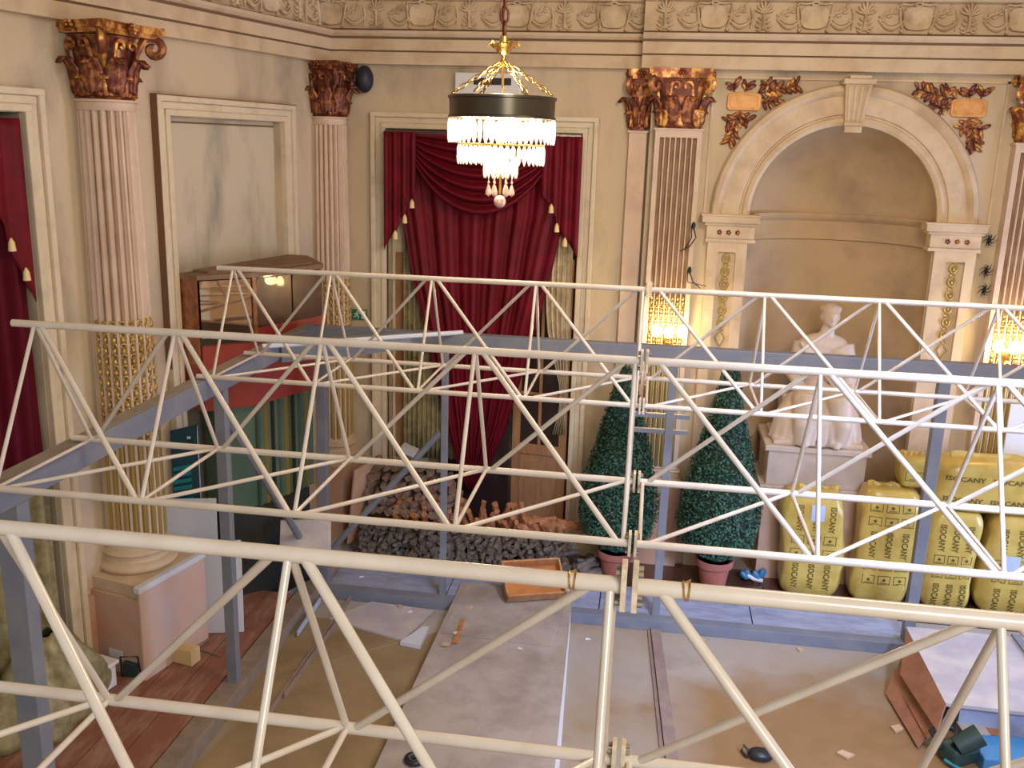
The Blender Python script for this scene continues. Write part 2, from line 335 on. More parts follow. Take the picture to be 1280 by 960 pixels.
# frieze relief
def RM(MM): return MM @ Matrix.Translation((0, .05, 0))
def cartouche_mb():
    m = MB(); P = []
    for i in range(20):
        a = 2*PI*i/20; x = .135*cos(a); z = .105*sin(a)
        x = math.copysign(abs(cos(a))**.55*.135, cos(a)); z = math.copysign(abs(sin(a))**(.5 if sin(a) > 0 else .9)*.10, sin(a)); P.append((x, z))
    vs = [(x, .0, z) for x, z in P]+[(x*.96, .028, z*.96) for x, z in P]+[(x*.8, .016, z*.8) for x, z in P]+[(0, .034, 0)]
    m.add(vs, [(i, (i+1) % 20, 20+(i+1) % 20, 20+i) for i in range(20)]+[(20+i, 20+(i+1) % 20, 40+(i+1) % 20, 40+i) for i in range(20)]+[(40+i, 40+(i+1) % 20, 60) for i in range(20)])
    m.torus((0, .02, .115), (.035, .016), .010, 10, 5, Matrix.Rotation(PI/2, 4, 'X'))
    for s in (-1, 1):
        m.tube([(s*.02, .015, .12), (s*.09, .02, .112), (s*.15, .015, .12), (s*.165, .01, .10)], .010, 6)
        m.tube([(s*.165, .01, .09), (s*.15, .02, -.02), (s*.12, .01, -.11)], [.014, .012, .008], 6)
        m.ell((s*.13, .012, -.105), (.02, .015, .02), 6)
    return m
def palmette_mb():
    m = MB()
    for k in range(-3, 4):
        a = k*.42; r = .085-.006*abs(k); m.ell((r*.75*sin(a), .014, .03+r*.8*cos(a)), (.013, .014, .05), 6, Matrix.Rotation(a, 4, 'Y'))
    m.tube([(0, .012, .05), (0, .018, -.05), (0, .01, -.10)], [.016, .012, .02], 6)
    for s in (-1, 1):
        for j in range(3): m.ell((s*(.035+.012*j), .012, -.01-.035*j), (.028, .012, .010), 6, Matrix.Rotation(s*-.5, 4, 'Y'))
        m.tube([(s*.01, .01, -.09), (s*.04, .015, -.115), (s*.07, .01, -.10)], .008, 5)
    return m
def swag_mb():
    m = MB(); P = [(.02+.24*t-.13, .012+.01*sin(PI*t), -.075*sin(PI*t)-.01) for t in np.linspace(0, 1, 8)]
    m.tube(P, [.007, .012, .016, .018, .018, .016, .012, .007], 6)
    m.tube([(p[0], p[1]*.8, p[2]+.028) for p in P[1:-1]], .006, 5)
    m.tube([(-.10, .012, -.01), (-.05, .016, .035), (.0, .016, .05), (.07, .012, .085)], [.006, .009, .008, .004], 5)
    for k in range(6):
        f = k/5; x, z = -.08+.14*f, .005+.075*f; q = 1 if k % 2 else -1
        m.ell((x+q*-.008, .012, z+q*.020), (.026, .012, .010), 6, Matrix.Rotation(-.55-q*.55, 4, 'Y'))
    m.ell((.09, .012, -.02), (.014, .014, .014), 6); m.ell((-.10, .012, .02), (.014, .014, .014), 6)
    m.tube([(.10, .01, .08), (.125, .016, .0), (.11, .01, -.10)], [.008, .012, .006], 5)
    return m
CART, PALM, SWAG = raw('cartouche', cartouche_mb(), 'relief', 50), raw('palmette', palmette_mb(), 'relief', 50), raw('swag', swag_mb(), 'relief', 50)
def relief(TT, MM, a, which): share(which, which.name.split('.')[0], TT, MM @ Matrix.Translation((a, .05, 5.765)) @ Matrix.Diagonal((1, 1.7, 1.08, 1)))
xs = [at(px, 30, 1, YN).x for px in (892, 1019, 1147, 1275)]; st = (xs[-1]-xs[0])/3
for i in range(-1, 6):
    a = xs[0]+st*i
    if i >= 0: relief(T3, MN, a, CART)
    relief(T3, MN, a+st/2, PALM)
    for q in (.255, .745):
        if a+st*q > XB+.1: relief(T3, MN, a+st*q, SWAG)
xs = [at(px, 30, 1, YB).x for px in (530, 648, 767)]; st = (xs[-1]-xs[0])/2
for i in range(-1, 3):
    a = xs[0]+st*i; relief(T2, MBK, a, CART)
    if a+st/2 < XB-.15: relief(T2, MBK, a+st/2, PALM)
    for q in (.255, .745):
        if a+st*q < XB-.14: relief(T2, MBK, a+st*q, SWAG)
for i in range(0, 4):
    a = .1+st*i; relief(T1, ML, a, CART); relief(T1, ML, a+st/2, PALM)
    for q in (.255, .745): relief(T1, ML, a+st*q, SWAG)
# door and window casings
def casing(name, MM, a0, a1, zt, zb, w=.165, mt='trim'):
    def strip(a_out, a_in):                       # mitred uprights plus lintel, stepped section
        pass
    root = None
    for nm, parts in (('jamb', [(a0, a0+w), (a1-w, a1)]),):
        for i, (p, q) in enumerate(parts):
            m = MB(MM); left = i == 0
            o_, i_ = (p, q) if left else (q, p); s = 1 if left else -1
            m.box(min(o_, o_+s*.05), max(o_, o_+s*.05), 0, .075, zb, zt)
            m.box(min(o_+s*.05, o_+s*.11), max(o_+s*.05, o_+s*.11), 0, .045, zb, zt-.05)
            m.box(min(o_+s*.11, i_), max(o_+s*.11, i_), -.05, .06, zb, zt-.11)
            if root is None: root = struct(name, m, mt, bev=.008)
            else: obj('jamb', m, mt, root, bev=.008)
    m = MB(MM); m.box(a0, a1, 0, .08, zt-.05, zt).box(a0+.05, a1-.05, 0, .05, zt-.11, zt-.05).box(a0+.11, a1-.11, -.05, .065, zt-w, zt-.11)
    obj('lintel', m, mt, root, bev=.008)
    return root
casing('window_1', MBK, -3.055, -.625, 4.80, 0)
casing('window_2', ML, 3.78, 6.22, 4.79, 0)
t4 = casing('trim_4', ML, .69, 2.65, 4.82, .6)
obj('dark_line', MB(ML).box(.69, 2.65, .0, .083, 4.82, 4.827).box(2.65, 2.656, 0, .07, 2.5, 4.82).box(.87, 2.49, -.079, -.07, 4.60, 4.615), 'groove', t4)  # thin dark strips on the frame top, outer side and panel head
# closed ends of the window recesses
obj_ = struct('window_3', MB(MBK).box(-2.95, -.75, -.40, -.35, 0, 4.7), 'panel')
w4 = struct('window_4', MB(ML).box(3.9, 6.1, -.36, -.30, 0, 4.7), 'pane')
# lower wall skirting tone behind the piles
b1 = struct('baseboard_back', MB(MBK).box(-3.6, -2.95, 0, .03, 0, .9), 'salmon')
obj('cap_rail', MB(MBK).box(-3.6, -2.95, 0, .05, .9, .95), 'stone', b1)
struct('baseboard_niche', MB(MN).box(XB, .5, 0, .06, 0, .92).box(3.15, XR, 0, .06, 0, .92), 'salmon')
struct('baseboard_left', MB(ML).box(2.66, 3.77, 0, .04, 0, .80), 'salmon')
# ------------------------------------------------------------------ capitals, columns, pilasters
def leaf_pts(h, w, curl, lobes=5, nu=4, nv=9):
    def f(u, v):
        x = (u-.5)*2; ww = w*(.62+.42*sin(PI*min(1, v*1.1)))*(1-.5*max(0, v-.75)/.25)*(1+.16*abs(sin(v*lobes*PI)))
        rib = .014*(1-abs(x))+.009*cos(x*10)+.006*sin(v*22)*abs(x)
        out = .008+rib+curl*(max(0, v-.45)/.55)**1.6*.55; z = h*(v if v < .78 else .78+(v-.78)*-.75)
        return x*ww/2, out-.012*x*x, z
    return f
def capital(root, MM, c, zb, zt, r, hw, sa=1, sb=1, ms=('gold', 'gold_dark'), angs=None, leaves=8, sq=False):
    "Corinthian capital centred at local (a,b)=c from zb to zt"
    Hh = zt-zb; k = Hh/.54
    S = MM @ Matrix.Translation((c[0], c[1], 0)) @ Matrix.Diagonal((sa, sb, 1, 1))
    m = MB(S); rf = (lambda a, z: 1/max(abs(cos(a)), abs(sin(a)))**.75) if sq else None
    m.lathe([(r*.96, zb), (r*1.02, zb+.015*k), (r*.93, zb+.03*k), (r*.92, zb+.25*k), (r*1.0, zb+.38*k), (r*1.15, zb+.45*k)], 28, rf=rf)
    cp = obj('capital', m, ms[1], root, smooth=40)
    # abacus with concave sides
    P = []
    for q in range(4):
        for i in range(7):
            t = i/7*2-1; d = hw*(1-.16*(1-t*t)); p = Vector((d, t*hw*.93)); a = q*PI/2; P.append((p.x*cos(a)-p.y*sin(a), p.x*sin(a)+p.y*cos(a)))
    m = MB(S); m.prism([(x*.94, y*.94) for x, y in P], zb+.455*k, zb+.485*k); m.prism(P, zb+.485*k, zt)
    obj('abacus', m, ms[0], cp)
    def lf(h, w, curl, row, ang, zz):
        f = leaf_pts(h, w, curl); R = Matrix.Rotation(ang, 4, 'Z')
        rr = r*.92*((1/max(abs(cos(ang)), abs(sin(ang)))**.75) if sq else 1)
        def g(u, v): x, o_, z = f(u, v); return R @ Vector((rr+o_+row*(.01+.05*v), x, zz+z))
        obj('leaf', MB(S).grid(g, 10, 16), ms[row] if row < 2 else ms[0], cp, smooth='all', solid=.010)
    lo, hi = angs or (0, 2*PI)
    for i in range(leaves):
        a = lo+(hi-lo)*i/leaves
        lf(.20*k, .17*(r/.24), .09, 0, a, zb+.02*k); lf(.33*k, .17*(r/.24), .13, 1, a+(hi-lo)/leaves/2, zb+.04*k)
    for q in range(4):                               # corner volutes
        a = PI/4+q*PI/2; d = Vector((cos(a), sin(a), 0)); R = hw*1.27
        m = MB(S); pts = [d*(r*.95)+Vector((0, 0, zb+.20*k)), d*(r*1.1)+Vector((0, 0, zb+.34*k))]
        cx = R-.06; cz = zb+.385*k
        for i in range(15):
            th = PI*.75-i*.52; rad = .088*k*(1-i/17); pts.append(d*(cx+rad*cos(th))+Vector((0, 0, cz+rad*sin(th))))
        m.tube(pts, [.020, .026]+[.027-.0009*i for i in range(15)], 6, flat=1.6)
        obj('volute', m, ms[0] if q % 2 == 0 else ms[1], cp, smooth=True)
    for q in range(4):                               # inner helices and rosette on each side
        a = q*PI/2; d = Vector((cos(a), sin(a), 0)); e = Vector((-sin(a), cos(a), 0)); m = MB(S)
        for s in (-1, 1):
            pts = [d*(r*1.02)+e*s*.13*r/.24+Vector((0, 0, zb+.26*k))]
            for i in range(11):
                th = (0 if s > 0 else PI)+s*(i*.55+.3); rad = .045*k*(1-i/13)
                pts.append(d*(r*1.12)+e*(s*.055+rad*cos(th))+Vector((0, 0, zb+.38*k+rad*sin(th))))
            m.tube(pts, .015, 6)
        obj('helix', m, ms[0], cp, smooth=True)
        m = MB(S)
        for j in range(6): m.ell(d*(hw*.86+.02)+e*(.03*cos(j*PI/3))+Vector((0, 0, zb+.50*k+.03*sin(j*PI/3))), (.018, .018, .018), 6)
        m.ell(d*(hw*.86+.035)+Vector((0, 0, zb+.50*k)), (.018, .018, .018), 6)
        obj('rosette', m, ms[0], cp, smooth='all')
    return cp
def ornament(parts, m, z0, z1, step, scale=1):
    "gilded husks laid in each flute: parts = list of (local a, local b, outward direction)"
    z = z1; i = 0
    while z > z0:
        for (a, b) in parts:
            if i % 2 == 0: m.ell((a, b, z), (.013*scale, .013*scale, .024), 6)
            else: m.torus((a, b, z), (.013*scale, .020), .005, 8, 4, Matrix.Rotation(PI/2, 4, 'X'))
        z -= step; i += 1
def round_column(name, label, MM, c, r, zb, zn, zt, hw, ped, ms, nf=20, gz=(2.1, 3.05), vis=(-.3, PI+.3), side=False):
    base = MM @ Vector((c[0], c[1], 0)); t = thing(name, label, 'column', base)
    def rf(a, z):
        x = (a*nf/(2*PI)) % 1; return 1-.13*max(0, sin(PI*min(1, max(0, (x-.12)/.76))))**.7
    nz = 14; S = MM @ Matrix.Translation((c[0], c[1], 0))
    prof = [(r*(1.10-.13*((i/nz)**1.6)), zb+.22+(zn-.07-zb-.22)*i/nz) for i in range(nz+1)]
    m = MB(S); m.lathe(prof, nf*8, rf=rf); sh = obj('shaft', m, 'column', t, smooth=35); sh.data.materials.append(M_['dark_flute'])
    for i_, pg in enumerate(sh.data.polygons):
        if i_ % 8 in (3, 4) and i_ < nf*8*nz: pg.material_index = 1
    obj('neck_ring', MB(S).lathe([(r*.97, zn-.08), (r*1.0, zn-.07), (r*1.0, zn-.02), (r*1.07, zn-.015), (r*1.07, zn), (r*.9, zn+.005)], 36), 'column', t, smooth=35)
    # base mouldings
    q = r*1.1; bp = [(q*1.0, zb+.23), (q*1.05, zb+.21), (q*1.06, zb+.19)]
    for i in range(7): bp.append((q*(1.10+.10*sin(PI*i/6)), zb+.185-.05*i/6))
    bp += [(q*1.10, zb+.13), (q*1.08, zb+.11), (q*1.14, zb+.09)]
    for i in range(8): bp.append((q*(1.22+.14*sin(PI*i/7)), zb+.085-.085*i/7))
    obj('base', MB(S).lathe(bp[::-1], 40), 'stone', t, smooth=35)
    m = MB(S); fl = [i for i in range(nf) if vis[0] < ((i+.5)*2*PI/nf) % (2*PI) < vis[1] or ((i+.5)*2*PI/nf)-2*PI > vis[0]]
    z = gz[1]; j = 0
    while z > gz[0]:
        rr = r*(1.10-.13*(((z-zb-.22)/(zn-zb-.3))**1.6))*.965
        for i in fl:
            a = (i+.5)*2*PI/nf; p = (rr*cos(a), rr*sin(a), z)
            if j % 2: m.ell(p, (.020, .020, .026), 6)
            else: m.torus(p, (.020, .022), .008, 8, 4, Matrix.Rotation(a, 4, 'Z') @ Matrix.Rotation(PI/2, 4, 'Y'))
        z -= .044; j += 1
    o = obj('gilded_ornament', m, 'gold_bright', t, smooth='all'); tag(o, 'gilded husk ornament in the flutes', kind='stuff')
    m = MB(S)
    for i in fl:
        a = (i+.5)*2*PI/nf; rr = r*1.10*.955; m.tube([(rr*cos(a), rr*sin(a), zb+.25), (rr*cos(a)*.985, rr*sin(a)*.985, gz[0])], .019, 6)
    tag(obj('reeding', m, 'olive_gold', t, smooth=True), 'dull gold reeds filling the lower flutes')
    capital(t, MM, c, zn, zt, r*.98, hw, ms=ms)
    x0, x1, y1, zp = ped
    pd = obj('pedestal', MB(MM).box(c[0]+x0, c[0]+x1, -.02, y1, 0, zp), 'salmon', t)
    obj('plinth_slab', MB(MM).box(c[0]+x0+.03, c[0]+x1-.03, -.02, y1-.02, zp, zb+.002), 'stone', t, bev=.006)
    if side:
        obj('side_board', MB(MM).box(c[0]+x0, c[0]+x1+.02, y1, y1+.02, 0, zp+.10), 'pinkboard', t)  # pale board colour also holds the light on this pedestal side
        obj('edge_strip', MB(MM).box(c[0]+x0-.01, c[0]+x1+.03, y1-.03, y1+.03, zp+.08, zp+.13), 'white_edge', t, bev=.004)
    return t
round_column('fluted_column', 'large round fluted column with gilded capital between the curtained window and the blind panel', ML, (3.27, .13), .218, .95, 4.74, 5.285, .335, (-.34, .42, .52, .84), ('gold', 'gold_dark'), side=True)
round_column('fluted_column', 'smaller round fluted column in the room corner beside the black speaker', ML, (.12, .10), .19, .98, 4.73, 5.285, .26, (-.30, .26, .36, .90), ('gold_dark', 'gold_dark'), gz=(2.2, 3.0))
def pilaster(name, label, MM, a0, a1, d, zn, zt, ms, flutes=7, cap=True, gz=(2.45, 3.0), zb=.95, side=0, caphw=None, sa=1):
    c = (a0+a1)/2; t = thing(name, label, 'pilaster', MM @ Vector((c, 0, 0)))
    w = a1-a0; mg = w*.09; P = [(a0, 0), (a0, d)]
    if flutes:
        fw_ = (w-2*mg)/flutes
        for i in range(flutes):
            x0 = a0+mg+i*fw_
            for k in range(7):
                a = PI*k/6; P.append((x0+fw_/2-fw_*.40*cos(a), d-.042*sin(a)))
    P += [(a1, d), (a1, 0)]
    m = MB(MM); m.prism(P, zb+.2, zn-.09); sh = obj('shaft', m, 'column', t, smooth=40); sh.data.materials.append(M_['dark_flute'])
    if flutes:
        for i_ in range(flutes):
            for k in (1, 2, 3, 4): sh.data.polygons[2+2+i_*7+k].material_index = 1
    obj('neck_band', MB(MM).box(a0, a1, 0, d, zn-.09, zn-.02).box(a0-.015, a1+.015, 0, d+.015, zn-.02, zn), 'column', t)
    obj('base', MB(MM).box(a0-.04, a1+.04, 0, d+.04, zb, zb+.08).box(a0-.02, a1+.02, 0, d+.025, zb+.08, zb+.14).box(a0-.03, a1+.03, 0, d+.03, zb+.14, zb+.17).box(a0, a1, 0, d+.005, zb+.17, zb+.2), 'stone', t, bev=.012)
    obj('pedestal', MB(MM).box(a0-.05, a1+.05, 0, d+.05, 0, zb), 'salmon', t, bev=.004)
    if flutes:
        m = MB(MM); m2 = MB(MM); z = gz[1]; j = 0
        while z > gz[0]:
            for i in range(flutes):
                x = a0+mg+(i+.5)*fw_
                if j % 3 != 2: m.ell((x, d-.004, z), (.016, .014, .022), 6)
                else: m.torus((x, d-.002, z), (.018, .018), .006, 8, 4, Matrix.Rotation(PI/2, 4, 'X'))
            z -= .046; j += 1
        tag(obj('gilded_ornament', m, 'gold_bright', t, smooth='all'), 'gilded husk ornament in the flutes', kind='stuff')
        for i in range(flutes):
            x = a0+mg+(i+.5)*fw_; m2.tube([(x, d-.008, zb+.2), (x, d-.008, gz[0])], .019, 6)
        tag(obj('reeding', m2, 'olive_gold', t, smooth=True), 'dull gold reeds filling the lower flutes')
    if cap: capital(t, MM, (c, d*.35), zn, zt, w/2*.93/sa, (caphw or w/2*1.25)/sa, sa=sa, sb=d*1.05/(w/2), ms=ms, sq=True)
    return t
pilaster('fluted_pilaster', 'flat fluted pilaster with dark gilded capital left of the niche arch', MN, -.045, .42, .10, 4.71, 5.28, ('gold', 'gold_dark'), caphw=.325)
pilaster('fluted_pilaster', 'fluted pilaster with gilded capital at the right edge of the picture', MN, 3.36, 3.86, .14, 4.66, 5.27, ('gold', 'gold'), caphw=.34)
pilaster('narrow_pilaster', 'narrow plain pilaster strip with half capital behind the bay break', MBK, -.31, -.13, .06, 4.68, 5.28, ('gold', 'gold_dark'), flutes=0, caphw=.13)
# niche imposts
def impost(label, a0, a1, pa0, pa1):
    t = thing('niche_pilaster', label, 'pilaster', (a0, YN-.05, 0))
    m = MB(MN); m.box(a0, pa0, 0, .07, 0, 3.62).box(pa1, a1, 0, .07, 0, 3.62).box(pa0, pa1, 0, .07, 3.50, 3.62).box(pa0, pa1, 0, .07, 0, 1.2).box(pa0, pa1, 0, .025, 1.2, 3.5)
    obj('shaft', m, 'stone', t)
    m = MB(MN); l, r_ = (.03, .075) if a0 < 1 else (.075, .03); m.box(a0-l, a1+r_, -.08, .09, 3.60, 3.635).box(a0-l*.8, a1+r_*.8, -.08, .08, 3.635, 3.77).box(a0-l-.02, a1+r_+.01, -.08, .11, 3.77, 3.80).box(a0-l-.05, a1+r_+.02, -.08, .15, 3.80, 3.865).box(a0-l-.06, a1+r_+.03, -.08, .16, 3.865, 3.885)
    obj('impost_block', m, 'stone', t, bev=.006)
    for k in range(3):
        x = a0+(a1-a0)*(.27+.23*k); m = MB(MN)
        for j in range(5): m.ell((x+.017*cos(j*1.257), .084, 3.70+.017*sin(j*1.257)), (.011, .008, .011), 6)
        obj('floret', m, 'gold_dark', t, smooth='all')
    pc = (pa0+pa1)/2
    for k in range(6):
        z = 3.43-k*.135; m = MB(MN); m.torus((pc, .035, z), (.036, .042), .011, 12, 5, Matrix.Rotation(PI/2, 4, 'X')); m.ell((pc, .04, z), (.016, .016, .018), 6)
        for s in (-1, 1): m.ell((pc+s*.02, .035, z-.066), (.018, .01, .010), 6, Matrix.Rotation(s*.6, 4, 'Y'))
        obj('gilded_rosette', m, 'olive_gold', t, smooth='all')
    m = MB(MN)
    for s in (-1, 1): m.tube([(pc, .03, 2.68), (pc+s*.05, .035, 2.6), (pc, .03, 2.5), (pc-s*.05, .035, 2.42), (pc, .03, 2.34)], .008, 5)
    obj('gilded_ribbon', m, 'olive_gold', t, smooth=True)
impost('left square pier of the niche with a gilded rosette chain', .56, .955, .665, .85)
impost('right square pier of the niche with a gilded rosette chain', 2.775, 3.17, 2.89, 3.075)
# spandrel border strips
tr = struct('trim_5', MB(MN).box(.49, .515, 0, .02, 3.88, 5.22).box(3.24, 3.265, 0, .02, 3.88, 5.22).box(.49, 3.265, 0, .02, 5.20, 5.22), 'stone')
# spandrel ornaments
def spandrel(label, px, s):
    c = at(px[0], px[1], 1, YN); t = thing('spandrel_ornament', label, 'ornament', (c.x, YN-.02, c.z))
    m = MB(); w, h = .165, .085
    P = [(-w, -h*.6), (-w*.9, -h), (w*.9, -h), (w, -h*.6), (w, h*.6), (w*.9, h*.9), (0, h*1.08), (-w*.9, h*.9), (-w, h*.6)]
    m.M = Matrix.Translation(c) @ Matrix.Rotation(PI/2, 4, 'X')
    m.prism(P, 0, .035); obj('plaque', m, 'plaque', t, bev=.008)
    m = MB(m.M); n = len(P)
    m.tube([(x*.8, y*.72, .037) for x, y in P]+[(P[0][0]*.8, P[0][1]*.72, .037)], .006, 5); obj('plaque_border', m, 'plaque', t)
    M0 = Matrix.Translation(c)
    stems = [[(s*.10, .07), (s*.22, .10), (s*.36, .13), (s*.50, .17)], [(s*.16, .0), (s*.26, -.01), (s*.33, .04)], [(s*.22, .10), (s*.20, .18)], [(-s*.10, .09), (-s*.12, .17)], [(0, .09), (s*.02, .17)], [(-s*.02, -.08), (-s*.06, -.22), (-s*.12, -.40)], [(-s*.04, -.14), (s*.06, -.20)], [(-s*.05, -.16), (-s*.16, -.20)]]
    for st_ in stems:
        m = MB(M0); m.tube([(x, -.015, z) for x, z in st_], .007, 5); obj('stem', m, 'gold_dark', t, smooth=True)
        for (x0, z0), (x1, z1) in zip(st_[:-1], st_[1:]):
            nn = max(2, int(math.hypot(x1-x0, z1-z0)/.045))
            for i in range(nn):
                f = (i+.5)/nn; x, z = x0+(x1-x0)*f, z0+(z1-z0)*f; da = math.atan2(z1-z0, x1-x0)
                for q in (-1, 1):
                    a = da+q*random.uniform(.7, 1.1); L = random.uniform(.038, .06)
                    m = MB(M0); m.ell((x+L*cos(a), -.02, z+L*sin(a)), (L, .012, L*.42), 8, Matrix.Rotation(-a, 4, 'Y'))
                    obj('leaf', m, 'gold' if random.random() < .35 else 'gold_dark', t, smooth='all')
spandrel('orange plaque with gilded oak leaves left of the niche arch', (930, 127), 1)
spandrel('orange plaque with gilded oak leaves right of the niche arch', (1210, 135), -1)
# ------------------------------------------------------------------ curtains
def interp(tab, z):
    tab = sorted(tab)
    if z <= tab[0][0]: return tab[0][1]
    for (a, x), (b, y) in zip(tab[:-1], tab[1:]):
        if z <= b: return x+(y-x)*(z-a)/(b-a)
    return tab[-1][1]
YC = 10.12
def ctab(L): return [((p := at(x, y, 1, YC)).z, p.x) for x, y in L]
Ltab = ctab([(484, 165), (500, 260), (505, 285), (516, 352), (529, 405), (543, 470), (560, 545), (577, 600), (584, 612)])
Rtab = ctab([(722, 165), (708, 270), (699, 300), (687, 352), (672, 402), (654, 464), (632, 535), (603, 600), (597, 612)])
cz0, cz1 = min(p[0] for p in Ltab), 4.60
t = thing('window_curtain', 'tall red velvet curtain gathered to a point over the back window', 'curtain', (-1.8, YC, cz0), None)
def main_curtain(u, v):
    z = cz1+(cz0-cz1)*v; xl, xr = interp(Ltab, z), interp(Rtab, z); w = xr-xl
    ph = u*13*PI+.8*sin(u*9); return (xl+w*u, YC+.026*sin(ph)*min(1, w)+.014*sin(ph*2.3+3*v)+.05*(1-min(1, w)), z)
obj('drape', MB().grid(main_curtain, 150, 34), 'velvet', t, smooth='all', solid=.006)
def swag(u, v):
    zt = 4.60-.10*v; x = -2.62+1.58*u
    sag = 4*u*(1-u); z = 4.60-v*(.10+.70*sag**.8)-.02; fold = sin(v*6.5*2*PI)
    return (x, YC-.07-.05*sag-(.012+.04*sag)*fold-.03*v, z)
obj('swag', MB().grid(swag, 40, 72), 'velvet', t, smooth='all', solid=.006)
def jabot(x0, x1, tab, u0=0):
    def f(u, v):
        x = x0+(x1-x0)*u; zb = interp(tab, u); z = 4.60+(zb-4.60)*v
        return (x, YC-.13-.022*sin(u*7*PI), z)
    return f
zp = lambda px, py: at(px, py, 1, YC-.13).z
tabL = [(0, zp(480, 312)), (.30, zp(492, 290)), (.33, zp(494, 298)), (.55, zp(503, 270)), (.60, zp(505, 276)), (.88, zp(516, 245)), (1, zp(520, 240))]
tabR = [(0, zp(683, 245)), (.12, zp(690, 250)), (.4, zp(700, 272)), (.45, zp(703, 290)), (.7, zp(711, 300)), (1, zp(721, 322))]
obj('jabot', MB().grid(jabot(at(480, 250, 1, YC-.13).x, -2.52, tabL), 40, 14), 'velvet', t, smooth='all', solid=.006)
obj('jabot', MB().grid(jabot(-1.18, at(725, 250, 1, YC-.13).x, tabR), 40, 14), 'velvet', t, smooth='all', solid=.006)
def tassel(par, p):
    m = MB(); m.lathe([(0, p.z-.055), (.028, p.z-.05), (.022, p.z+.01), (.006, p.z+.04), (0, p.z+.045)], 10, (p.x, p.y)); obj('braid_tip', m, 'tassel', par, smooth=True)
for x, y in ((515, 254), (506, 273), (494, 293), (689, 260), (696, 284), (706, 302)): tassel(t, at(x, y, 1, YC-.16))
obj('pelmet_rail', MB().box(-2.88, -.80, YC-.04, YC+.02, 4.58, 4.62), 'darkwood', t)
def folded(name, label, cat, A, B, z0, z1, folds, mt, depth=.03, pinch=None, par=None):
    d = (B-A); n = Vector((d.y, -d.x, 0)).normalized()
    def f(u, v):
        z = z1+(z0-z1)*v; k = 1; c = .5
        if pinch: k = 1-pinch[1]*math.exp(-((z-pinch[0])/pinch[2])**2); c = pinch[3]
        p = A+d*(c+(u-c)*k)+n*(depth*sin(u*folds*2*PI)+.3*depth*sin(u*folds*5+v*4)); return (p.x, p.y, z)
    o = obj(name, MB().grid(f, folds*10, 16), mt, par, smooth='all', solid=.004, origin=None if par else ((A.x+B.x)/2, A.y, z0))
    if not par: tag(o, label, cat)
    return o
folded('sheer_curtain', 'gold sheer curtain hanging at the left side of the back window', 'curtain', Vector((-2.72, YC+.14, 0)), Vector((-2.05, YC+.14, 0)), .95, 4.5, 12, 'sheer', .022)
folded('sheer_curtain', 'gold sheer curtain tied back at the right side of the back window', 'curtain', Vector((-1.12, YC+.10, 0)), Vector((-.84, YC+.10, 0)), 1.35, 4.5, 5, 'sheer_pale', .022, pinch=(1.75, .75, .6, 1))
# left window curtains
LA = ML @ Vector((3.98, -.05, 0)); LBp = ML @ Vector((5.95, -.05, 0))
folded('window_curtain', 'dark red velvet curtain hanging in the left window behind the truss ends', 'curtain', LA, LBp, 1.7, 4.58, 14, 'velvet_dark', .035)
t = thing('curtain_valance', 'bright red valance tail with gold braid tips at the left picture edge', 'valance', ML @ Vector((4.0, .03, 4.6)))
def ljab(u, v):
    s = 3.97+.9*u; zb = interp([(0, 3.28), (.10, 3.42), (.12, 3.52), (.22, 3.75), (.24, 3.85), (.38, 4.02), (1, 4.3)], u); z = 4.58+(zb-4.58)*v
    p = ML @ Vector((s, .02+.02*sin(u*9*PI), z)); return tuple(p)
obj('tail', MB().grid(ljab, 50, 12), 'velvet', t, smooth='all', solid=.006)
for s, z in ((4.06, 3.50), (4.16, 3.72), (4.30, 4.0)): tassel(t, ML @ Vector((s, .05, z)))
folded('sheer_curtain', 'greenish gold sheer curtain drooping below the dark red curtain at the left', 'curtain', ML @ Vector((4.02, .02, 0)), ML @ Vector((5.2, .02, 0)), .35, 2.0, 9, 'sheer', .03)
t = thing('curtain_bundle', 'bunched pale gold fabric heaped on the floor under the left window', 'fabric', ML @ Vector((4.35, .25, 0)))
def bun(u, v):
    a = u*2*PI; zz = .145+.70*v; r = (.30*(1-v**2)+.09)*(1+.16*sin(a*7+v*5)); p = ML @ Vector((4.38+r*1.2*cos(a), .24+r*.8*sin(a), zz)); return tuple(p)
obj('folds', MB().grid(bun, 60, 14), 'sheer', t, smooth='all', solid=.005)
# glazed wooden door ajar behind the back window curtain
t = thing('glazed_door', 'orange wooden door with dark glass panes behind the red curtain', 'door', (-1.42, YC+.22, .3))
D0 = Matrix.Translation((-1.45, YC+.23, .02)) @ Matrix.Rotation(-.15, 4, 'Z')
m = MB(D0)
for x0, x1, z0, z1 in ((0, .09, 0, 3.3), (.55, .64, 0, 3.3), (.09, .55, 0, .16), (.09, .55, 1.05, 1.17), (.09, .55, 3.2, 3.3), (.30, .335, 1.17, 3.2)): m.box(x0, x1, -.025, .025, z0, z1)
for z in (1.75, 2.35, 2.9): m.box(.09, .55, -.018, .018, z, z+.03)
obj('frame', m, 'doorwood', t, bev=.004)
obj('panel', MB(D0).box(.09, .55, -.008, .008, .16, 1.05).box(.15, .49, -.018, .018, .24, .97), 'doorwood', t, bev=.006)
for i in range(2):
    for z0, z1 in ((1.17, 1.75), (1.78, 2.35), (2.38, 2.9), (2.93, 3.2)): obj('pane', MB(D0).box((.09, .335)[i], (.30, .55)[i], -.004, .004, z0, z1), 'pane', t)
t = thing('cream_door', 'cream painted door leaf at the left of the back window', 'door', (-2.75, YC+.2, .0))
obj('leaf', MB().box(-2.88, -2.45, YC+.26, YC+.30, .02, 4.5), 'trim', t)
obj('moulding', MB().box(-2.84, -2.72, YC+.245, YC+.26, .9, 3.3), 'doorwood', t)
